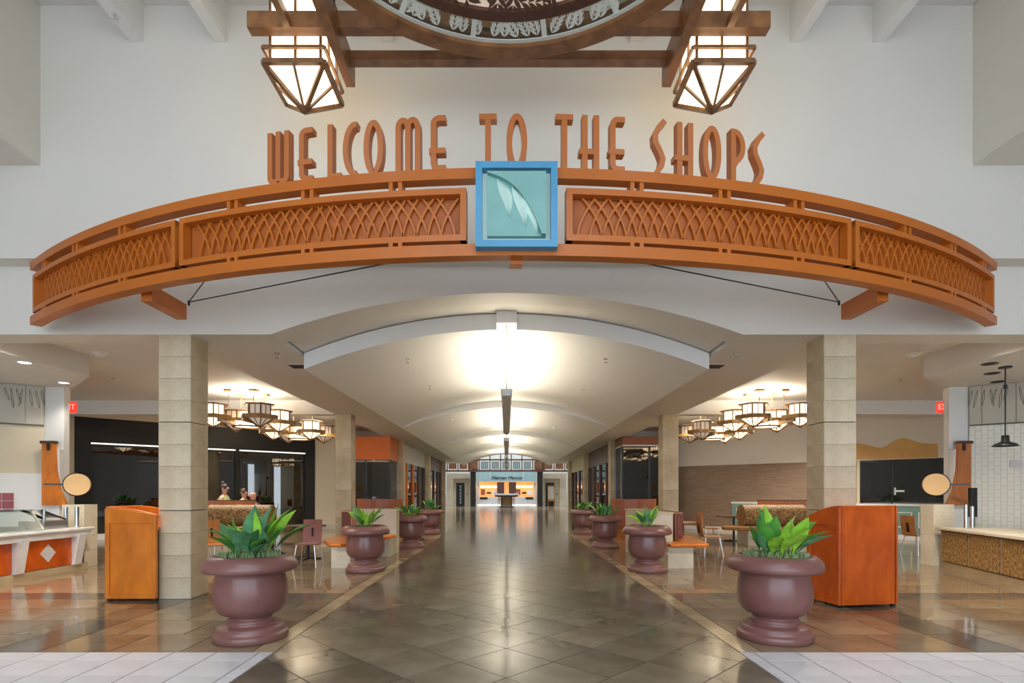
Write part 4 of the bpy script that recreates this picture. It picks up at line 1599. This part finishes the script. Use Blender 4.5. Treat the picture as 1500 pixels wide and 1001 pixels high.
# =================================================================== SEATING
def chair(x, y, rz, label, mat):
    """shell chair: seat faces local -y, backrest at +y"""
    c = thing('bentwood_chair', label, 'chair', (x, y, 0), rz, 'bentwood chairs in the wings')
    MB().prism([(-.19, -.19), (.19, -.19), (.18, .17), (-.18, .17)], .385, .402).build('seat', mat, c, bev=.006)
    m = MB()
    for i in range(8):
        z0, z1 = .402 + .05 * i, .402 + .05 * (i + 1)
        y0, y1 = .165 + .02 * math.sin(i * .35) + .006 * i, .165 + .02 * math.sin((i + 1) * .35) + .006 * (i + 1)
        m.prism_x([(y0, z0), (y0 + .016, z0), (y1 + .016, z1), (y1, z1)], -.165, .165)
    m.build('backrest', mat, c)
    MB().box(-.015, .19, .47, .015, .245, .66).build('back_slot', 'black_metal', c)
    for sx in (-1, 1):
        for sy in (-1, 1):
            MB().cyl((sx * .15, sy * .14, .385), (sx * .20, sy * .19, 0), .011, n=8).build('leg', 'chrome', c)
        MB().cyl((sx * .15, -.14, .378), (sx * .15, .14, .378), .011, n=8).build('seat_rail', 'chrome', c)


chair(-3.43, 9.45, R(180) + R(180), 'plum bentwood chair with its back to the viewer at the round table', 'chair_plum')
chair(-4.93, 9.35, R(60), 'tan bentwood chair half hidden behind the front left planter', 'chair_wood')
chair(4.10, 11.0, R(-90 + 180), 'orange bentwood chair by the right bench, nearest in the right wing', 'chair_wood')
chair(5.02, 13.5, R(90), 'dark orange bentwood chair behind the nearer chair in the right wing', 'chair_wood')
chair(8.42, 11.2, R(100), 'brown bentwood chair standing by the right stone pier', 'chair_wood')


def table(x, y, rad, label, mat, square=False):
    c = thing('cafe_table', label, 'table', (x, y, 0), 0, 'cafe tables')
    if square:
        MB().box(-rad, -rad, .625, rad, rad, .65).build('table_top', mat, c, bev=.006)
    else:
        MB().lathe([(rad - .01, .625), (rad, .635), (rad - .005, .65)], 32, smooth=False).build('table_top', mat, c)
    MB().cyl((0, 0, .03), (0, 0, .625), .03, n=12).build('pedestal', 'black_metal', c)
    for k in range(4):
        t = k * PI / 2
        MB().bar((0, 0, .02), (.26 * math.cos(t), .26 * math.sin(t), .012), .04, .024).build('base_arm', 'black_metal', c)


table(-3.82, 10.5, .34, 'round dark cafe table beyond the plum chair', 'dark_wood')
table(3.72, 11.55, .34, 'small reddish cafe table by the right bench', 'booth_wood', True)
table(5.95, 14.3, .33, 'dark cafe table in front of the brown tiled wall', 'dark_wood', True)
table(-4.55, 10.6, .30, 'small table behind the front left planter', 'dark_wood')

# aisle-side benches
bn = thing('island_bench', 'rounded orange wooden bench on stone blocks behind the second left planter', 'bench', (-2.8, 10.3, 0))
pol = [(-3.14, 9.5), (-2.98, 9.18), (-2.78, 9.16), (-2.64, 9.34), (-2.24, 11.05), (-2.34, 11.38), (-3.15, 11.38), (-3.36, 10.5), (-3.32, 9.9)]
MB().prism([(x + 2.8, y - 10.3) for x, y in pol], .36, .42).build('bench_seat', 'orange_wood', bn, bev=.02)
MB().box(-.16, -1.08, 0, .16, -.60, .36).build('stone_base', 'pale_stone', bn)
MB().box(.10, .55, 0, .48, 1.05, .36).build('stone_base', 'pale_stone', bn)
MB().box(-.55, .70, .44, -.30, 1.05, .92).build('striped_cushion', 'striped_vinyl', bn, bev=.05)
lw = thing('low_stone_wall', 'low cream stone partition behind the second left planter', 'partition', (-2.8, 11.6, 0))
MB().box(-.40, -.15, 0, .49, .15, .30).build('stone_block', 'pale_stone', lw)
MB().box(-.40, -.15, .303, .49, .15, .60).build('stone_block', 'pale_stone', lw)
MB().box(-.40, -.15, .603, .49, .15, .90).build('stone_block', 'pale_stone', lw)
MB().box(-.42, -.17, .90, .51, .17, .925).build('cap', 'pale_stone', lw)
bn = thing('island_bench', 'square-ended orange wooden bench on a stone block behind the second right planter', 'bench', (3.1, 10.0, 0))
pol = [(2.74, 9.13), (3.33, 9.13), (3.42, 9.22), (3.70, 10.9), (3.0, 10.9), (3.0, 9.6), (2.74, 9.45)]
MB().prism([(x - 3.1, y - 10.0) for x, y in pol], .36, .42).build('bench_seat', 'orange_wood', bn, bev=.02)
MB().box(-.38, -.80, 0, .05, -.30, .36).build('stone_base', 'pale_stone', bn)
MB().box(-.09, -.25, .44, .07, .90, .93).build('striped_cushion', 'striped_vinyl', bn, bev=.05)
lw = thing('low_stone_wall', 'low cream stone partition behind the second right planter', 'partition', (2.78, 10.75, 0))
for z0, z1 in ((0, .30), (.303, .60), (.603, .90)):
    MB().box(-.21, -1.0, z0, .19, 1.05, z1).build('stone_block', 'pale_stone', lw)
MB().box(-.23, -1.02, .90, .21, 1.07, .925).build('cap', 'travertine', lw)


def booth(x, y, sg, label):
    c = thing('booth_bench', label, 'booth', (x, y, 0), 0, 'curved red booths beyond the second pillars')
    n = 12
    for nm_, r0, r1, z0, z1, mt in (('backrest', .50, .62, .35, 1.09, 'red_vinyl'), ('bench_seat', .2, .49, .30, .42, 'seat_brown'), ('base', .25, .58, 0, .30, 'booth_wood')):
        m = MB()
        for i in range(n):
            a0, a1 = PI * (.0 + i / n), PI * (.0 + (i + 1) / n)
            # back curves towards the viewer so its outside is seen
            q = [(r0 * math.cos(a0), -r0 * math.sin(a0) * .8), (r1 * math.cos(a0), -r1 * math.sin(a0) * .8), (r1 * math.cos(a1), -r1 * math.sin(a1) * .8), (r0 * math.cos(a1), -r0 * math.sin(a1) * .8)]
            m.prism(q, z0, z1)
        m.build(nm_, mt, c)
    return c


booth(-3.45, 14.9, -1, 'curved red booth back beside the second left pillar')
booth(3.45, 14.9, 1, 'curved red booth back beside the second right pillar')

for sx, side in ((-1, 'left'), (1, 'right')):
    c = thing('cork_banquette', 'banquette with rolled cork back and brown seat in the middle of the %s wing' % side, 'banquette', (sx * 6.5, 13.4, 0), 0, 'cork banquettes')
    m = MB()
    n = 20
    # rolled cork back: thick horizontal roll
    m.cyl((-.75, 0, .70), (.75, 0, .70), .27, n=28)
    m.build('cork_roll', 'cork', c)
    sd = -sx
    pts = [(sd * .98 + .28 * math.cos(t), -.12 + .38 * math.sin(t)) for t in [PI * k / 8 - PI / 2 for k in range(9)]] if sd > 0 else [(sd * 1.25 - .35 * math.cos(t), -.12 + .38 * math.sin(t)) for t in [PI / 2 - PI * k / 8 + PI for k in range(9)]]
    if sd > 0:
        pol = [(-.75, -.50)] + pts + [(-.75, .26)]
    else:
        pol = [(.75, -.50), (.75, .26)] + [(-.98 - .28 * math.sin(PI * k / 8), .26 - .76 * k / 8) for k in range(9)]
    MB().prism(pol, .36, .46).build('bench_seat', 'seat_brown', c, bev=.03)
    MB().box(-.75, -.40, 0, .75, .22, .36).build('stone_base', 'pale_stone', c)
    xa, xb = sorted((-sx * .15, sx * 1.15))
    MB().box(xa, .34, 0, xb, .42, 1.06).build('wood_back', 'booth_wood', c)
    MB().box(xa - .01, .33, 1.06, xb + .01, .43, 1.08).build('cap_rail', 'dark_wood', c)
    xa, xb = sorted((sx * .78, sx * 1.15))
    MB().box(xa, -.30, 0, xb, .34, .80).build('end_panel', 'booth_wood', c)

# =================================================================== PEOPLE behind the left banquette
def person(x, y, rz, label, shirt, hz, lean=0.0, bun=False, cap=False):
    """seated person, one skinned body; head height hz; faces local +x"""
    p = thing('person', label, 'person', (x, y, 0), rz)
    J = [((0, 0, hz - .62), .13), ((.02 + lean * .3, 0, hz - .42), .125), ((.03 + lean * .7, 0, hz - .24), .13), ((.04 + lean * .9, 0, hz - .155), .06), ((.05 + lean, 0, hz - .10), .052),
         ((.055 + lean, 0, hz - .03), .088), ((.055 + lean, 0, hz + .05), .092), ((.05 + lean, 0, hz + .105), .055)]
    E = [(0, 1), (1, 2), (2, 3), (3, 4), (4, 5), (5, 6), (6, 7)]

    def addj(par, pos, r_):
        J.append((pos, r_))
        E.append((par, len(J) - 1))
        return len(J) - 1
    for sg in (-1, 1):
        s_ = addj(2, (.03 + lean * .7, sg * .15, hz - .25), .06)
        e_ = addj(s_, (.08 + lean * .7, sg * .20, hz - .45), .047)
        h_ = addj(e_, (.28 + lean * .5, sg * .13, hz - .47), .036)
        h2_ = addj(h_, (.36 + lean * .5, sg * .11, hz - .46), .030)
        k_ = addj(0, (.06, sg * .09, hz - .68), .095)
        k2 = addj(k_, (.42, sg * .10, hz - .70), .075)
        k3 = addj(k2, (.45, sg * .10, hz - .98), .055)
        k4 = addj(k3, (.46, sg * .10, .05), .042)
        addj(k4, (.56, sg * .10, .04), .035)
    me = bpy.data.meshes.new('m')
    me.from_pydata([j[0] for j in J], E, [])
    o = bpy.data.objects.new('body', me)
    o.parent = p
    COL.objects.link(o)
    sk = o.modifiers.new('skin', 'SKIN')
    sk.use_smooth_shade = True
    for i, j in enumerate(J):
        me.skin_vertices[0].data[i].radius = (j[1], j[1])
    me.skin_vertices[0].data[0].use_root = True
    su = o.modifiers.new('sub', 'SUBSURF')
    su.levels = su.render_levels = 2
    me.materials.append(M['skin'])
    hx = .055 + lean
    # face
    MB().cyl((hx + .075, 0, hz + .03), (hx + .115, 0, hz + .0), .010, .016, n=8).build('nose', 'skin', p)
    for sg in (-1, 1):
        MB().lathe([(.0, -.011), (.011, 0), (.0, .011)], 8, c=(hx + .078, sg * .032)).build('eye', 'hair_dark', p, (0, 0, hz + .025))
        MB().cyl((hx + .0, sg * .088, hz + .01), (hx, sg * .102, hz + .02), .022, .018, n=8).build('ear', 'skin', p)
    MB().box(hx + .074, -.022, hz - .045, hx + .088, .022, hz - .037).build('mouth', 'vinyl_brown', p)
    # hair: cap of a sphere behind the face
    if not cap:
        m = MB()
        prof = [(.105 * math.sin(t), .115 * math.cos(t)) for t in [PI * .62 * k / 8 for k in range(9)]][::-1]
        m.lathe([(r_, z + hz + .03) for r_, z in prof], 20, c=(hx - .025, 0), cap=False)
        if bun:
            m.lathe([(.001, hz + .10), (.05, hz + .13), (.055, hz + .17), (.001, hz + .21)], 12, c=(hx - .06, 0))
        m.build('hair', 'hair_dark', p)
    # shirt: tapered shell over the torso
    ss = MB()
    for (r0, z0, x0), (r1, z1, x1) in zip(((.15, hz - .64, 0), (.155, hz - .44, .02 + lean * .3), (.165, hz - .30, .03 + lean * .6)), ((.155, hz - .44, .02 + lean * .3), (.165, hz - .30, .03 + lean * .6), (.085, hz - .185, .04 + lean * .8))):
        ss.cyl((x0, 0, z0), (x1, 0, z1), r0, r1, n=20)
    so = ss.build('shirt', shirt, p)
    return p


person(-7.66, 14.75, R(-5), 'person with dark tied-up hair seen in profile behind the left banquette', 'shirt_olive', 1.37, bun=True)
person(-7.36, 15.25, R(-25), 'person with dark hair seated next to the one in profile', 'shirt_dark', 1.25)
person(-6.66, 14.7, R(190), 'person in a grey top leaning low over the right end of the wood panel', 'shirt_grey', 1.17, .10, cap=True)

# =================================================================== STOREFRONTS ALONG THE AISLE
def shop_box(sx, label, head, strip):
    c = thing('corner_storefront', label, 'storefront', (sx * 4.0, 18.8, 0))
    f = lambda a, d: sorted((sx * a, sx * d))
    WX = 1.72 if sx < 0 else 1.85
    x0, x1 = f(0, WX)
    hz0 = 2.38 if sx < 0 else 2.90
    MB().box(x0, 0, hz0, x1, 1.35, ZS).build('header', head, c)
    if strip:
        MB().box(x0, -.01, hz0 - .05, x1, 1.35, hz0).build('white_strip', 'white_paint', c)
        hz0 -= .05
    xp = [0, WX / 2, WX]
    for i in range(2):
        a, d = f(xp[i] + .02, xp[i + 1] - .02)
        MB().box(a, .05, .12, d, .06, hz0).build('pane', 'smoke_glass', c)
    a = f(.03, .04)
    MB().box(a[0], .08, .12, a[1], 1.3, hz0).build('pane', 'smoke_glass', c)
    for q in xp:
        MB().box(sx * q - .03, .02, 0, sx * q + .03, .09, hz0).build('mullion', 'black_metal', c)
    a = f(-.0, WX)
    MB().box(a[0], .02, 0, a[1], .09, .12).build('sill', 'black_metal', c)
    a = f(.0, WX)
    MB().box(a[0], 1.30, 0, a[1], 1.35, hz0).build('inner_wall', 'grey_metal' if sx < 0 else 'blue_reflection', c)  # right wall coloured blue for the reflection in the glass
    MB().box(f(.15, WX - .1)[0], .6, hz0 - .03, f(.15, WX - .1)[1], .75, hz0).build('inner_fill_light', 'shop_glow', c)  # glowing strip added to brighten the shop interior
    MB().box(sx * .9 - .06, .7, 0, sx * .9 + .06, .82, hz0).build('inner_post', 'beam_wood', c)
    MB().box(f(.4, 1.6)[0], .5, 0, f(.4, 1.6)[1], .9, .75).build('inner_table', 'black_metal', c)


shop_box(-1, 'glass corner shop with bright orange header beyond the second left pillar', 'storefront_orange', False)
shop_box(1, 'dark glass corner shop with brown header beyond the second right pillar', 'brown_header', True)


def aisle_shop(sx, ya, yb, label, kind):
    c = thing('aisle_storefront', label, 'storefront', (sx * 4.05, ya, 0))
    L_ = yb - ya
    f = lambda a, d: sorted((sx * a, sx * d))
    a = f(0, .12)
    zt = 2.45
    MB().box(a[0], .02, zt, a[1], L_ - .02, ZS - .01).build('header', 'grey_metal' if kind == 0 else ('dark_wood' if kind == 1 else 'wall_cream'), c)
    n = 4
    for k in range(n + 1):
        y = .05 + (L_ - .1) * k / n
        MB().box(a[0] - .02, y - .06, 0, a[1] + .02, y + .06, zt).build('mullion', 'storefront_orange' if (kind == 0 and k in (1, 2)) else 'dark_wood', c)
    for k in range(n):
        y0, y1 = .11 + (L_ - .1) * k / n, -.01 + (L_ - .1) * (k + 1) / n
        b_ = f(.05, .06)
        MB().box(b_[0], y0, .08, b_[1], y1, zt).build('pane', 'green_glass', c)
    b_ = f(1.6, 1.7)
    MB().box(b_[0], 0, 0, b_[1], L_, 2.9).build('glowing_back_wall', 'shop_glow', c)  # wall itself glows, standing for the lighting inside the shop
    b_ = f(.7, 1.2)
    for k in range(3):
        MB().box(b_[0], .6 + k * L_ / 3.2, 0, b_[1], 1.5 + k * L_ / 3.2, 1.0).build('display', 'teal_glassy' if k % 2 else 'dark_wood', c)


aisle_shop(-1, PIL[2] + .42, PIL[3] - .02, 'shop with orange posts between third and fourth left pillars', 0)
aisle_shop(-1, PIL[3] + .42, PIL[4] - .02, 'dark-framed shop between fourth and fifth left pillars', 1)
aisle_shop(1, PIL[2] + .42, PIL[3] - .02, 'dark-framed shop between third and fourth right pillars', 1)
aisle_shop(1, PIL[3] + .42, PIL[4] - .02, 'cream-headed shop between fourth and fifth right pillars', 2)

# =================================================================== FAR ROTUNDA
for sx, side in ((-1, 'left'), (1, 'right')):
    c = thing('lift_pod', 'cream stone lift pod with a dark doorway, %s of the far rotunda' % side, 'lift pod', (sx * 3.92, 47.5, 0), 0, 'lift pods in the rotunda')
    MB().box(-1.28, 0, 0, -.72, 1.6, 2.85).box(.72, 0, 0, 1.28, 1.6, 2.85).box(-.72, 0, 2.40, .72, 1.6, 2.85).build('portal', 'pale_stone', c)
    MB().box(-.72, .35, 2.05, .72, .5, 2.40).build('transom', 'wall_cream', c)
    MB().box(-.72, .35, 0, -.50, .5, 2.05).box(.25, .35, 0, .72, .5, 2.05).build('reveal', 'wall_cream', c)
    d = MB().box(-.50, .42, 0, .25, .47, 2.05).build('door', 'black_panel', c)
    if sx < 0:
        for k in range(6):
            MB().box(-.19, .40, .2 + k * .28, -.05, .42, .42 + k * .28).build('door_light', 'teal_glassy', d)
    MB().box(.44, .33, .95, .50, .36, 1.15).build('call_plate', 'black_metal', c)
o = thing('poster_easel', 'orange-framed poster easel before the right lift door', 'poster', (3.85, 47.2, 0))
MB().box(-.32, 0, .2, -.25, .05, 1.8).box(.25, 0, .2, .32, .05, 1.8).box(-.32, 0, 1.7, .32, .05, 1.8).box(-.32, 0, .45, .32, .05, .62).build('frame', 'chair_wood', o)
MB().box(-.25, .01, .62, .25, .03, 1.7).build('poster', 'panel_grey', o)
MB().box(-.30, .0, 0, -.22, .06, .45).box(.22, 0, 0, .30, .06, .45).build('feet', 'chair_wood', o)

# end shop
e = thing('end_shop', 'brightly lit department shop front closing the far end of the aisle', 'storefront', (0, 50.2, 0))
MB().box(-3.4, .5, 2.2, 3.4, .6, 3.35).build('glass_header', 'teal_glassy', e)
for x in (-1.55, 1.55):
    MB().box(x - .03, .44, 2.2, x + .03, .5, 3.35).build('header_mullion', 'grey_metal', e)
put('lettering', text_mesh('Neiman Marcus', .44, .02, 'black_metal', .3), e, (0, .45, 2.56))
MB().box(-2.55, .9, .7, 2.55, 1.0, 2.25).build('glowing_display', 'shop_orange', e)  # orange light put into the boards as emission
MB().box(-3.4, .95, 0, 3.4, 1.05, 2.0).build('back_field', 'marble', e)
for x in (-.55, .55):
    MB().box(x - .34, .6, .75, x + .34, .75, 2.15).build('dark_door', 'dark_wood', e)
for k in range(-4, 5):
    if abs(k) > 1:
        MB().box(k * .55 - .2, .8, .95 + .1 * (k % 2), k * .55 + .2, .9, 1.25 + .12 * (k % 3)).build('display_item', ('dark_wood', 'white_paint', 'red_vinyl')[k % 3], e)
        MB().box(k * .55 - .24, .82, 1.62, k * .55 + .24, .9, 1.84).build('display_sign', 'shop_glow', e)
for sx in (-1, 1):
    MB().box(sx * 2.1 - 1.3, .1, 0, sx * 2.1 + 1.3, .55, .78).build('white_counter', 'marble', e)
    MB().box(sx * 2.1 - .35, .08, .55, sx * 2.1 + .35, .1, .76).build('counter_sign', 'black_metal', e)
    MB().box(sx * 3.15 - .28, -.3, 0, sx * 3.15 + .28, 0, 1.55).build('white_pedestal', 'marble', e)
MB().box(-4.0, .0, 0, 4.0, .1, .05).build('floor_light', 'strip_light', e)
for sx, side in ((-1, 'left'), (1, 'right')):
    o = thing('dark_column', 'dark timber-clad column on the %s of the end shop' % side, 'column', (sx * 2.85, 46.6, 0), 0, 'dark columns in the rotunda')
    MB().box(-.22, -.22, 0, .22, .22, 3.9).build('shaft', 'black_panel', o)
    MB().box(-.42, -.35, 2.95, .42, .35, 4.0).build('head', 'beam_wood', o)
    p = thing('urn_flowers', 'green plant on the white pedestal %s of the end shop' % side, 'plant', (sx * 3.15, 50.05, 1.55))
    rr = random.Random(4 + sx)
    for k in range(9):
        q = put('leaf', LV[rr.randrange(10)], p)
        q.scale = (.4, .4, .4)
        q.rotation_euler = (0, 0, rr.uniform(0, 6.28))

bl = thing('balcony', 'dark timber balcony with patterned railing across the far rotunda', 'balcony', (0, 46.0, 2.95))
MB().box(-9, 0, 0, 9, .5, .14).build('bottom_beam', 'dark_wood', bl)
MB().box(-9, 0, .95, 9, .2, 1.07).build('top_beam', 'dark_wood', bl)
k = 0
x = -8.6
while x < 8.7:
    MB().box(x - .045, .02, .14, x + .045, .12, 1.9).build('post', 'dark_wood', bl)
    if abs(x + .45) < 8.4:
        pn_ = MB().box(x + .12, .06, .22, x + .78, .08, .88).build('rail_panel', 'teal_glassy' if abs(x + .45) < 2.4 else 'beam_wood', bl)
        lt = MB()
        for q in range(4):
            lt.bar((x + .14 + .16 * q, .05, .24), (x + .28 + .16 * q, .05, .86), .025).bar((x + .28 + .16 * q, .05, .24), (x + .14 + .16 * q, .05, .86), .025)
        lt.build('fretwork', 'dark_wood', pn_)['kind'] = 'stuff'
    x += .9
MB().box(-9, .02, 1.85, 9, .14, 1.95).build('upper_rail', 'dark_wood', bl)
for sx in (-1, 1):
    MB().box(sx * 8.9 - .2, 0, -2.95, sx * 8.9 + .2, .4, 0).build('support', 'dark_wood', bl)

kd = thing('kiosk_table', 'dark wooden display table with white cloth at the far end of the aisle', 'table', (0, 44.6, 0))
MB().box(-.95, -.4, .86, .95, .4, .98).build('table_top', 'black_panel', kd)
MB().box(-.68, -.3, .98, .68, .3, 1.12).build('white_tray', 'marble', kd)
MB().box(-1.0, -.42, 1.0, -.68, .1, 1.16).box(.68, -.42, 1.0, 1.0, .1, 1.16).build('corner_boxes', 'grey_metal', kd)
for sx in (-1, 1):
    MB().box(sx * .40 - .05, -.1, .08, sx * .40 + .05, .1, .86).build('leg', 'black_metal', kd)
MB().box(-.35, -.03, .1, .35, .03, .86).build('carved_panel', 'cork', kd)
MB().box(-.55, -.3, 0, .55, .3, .08).build('base', 'black_metal', kd)
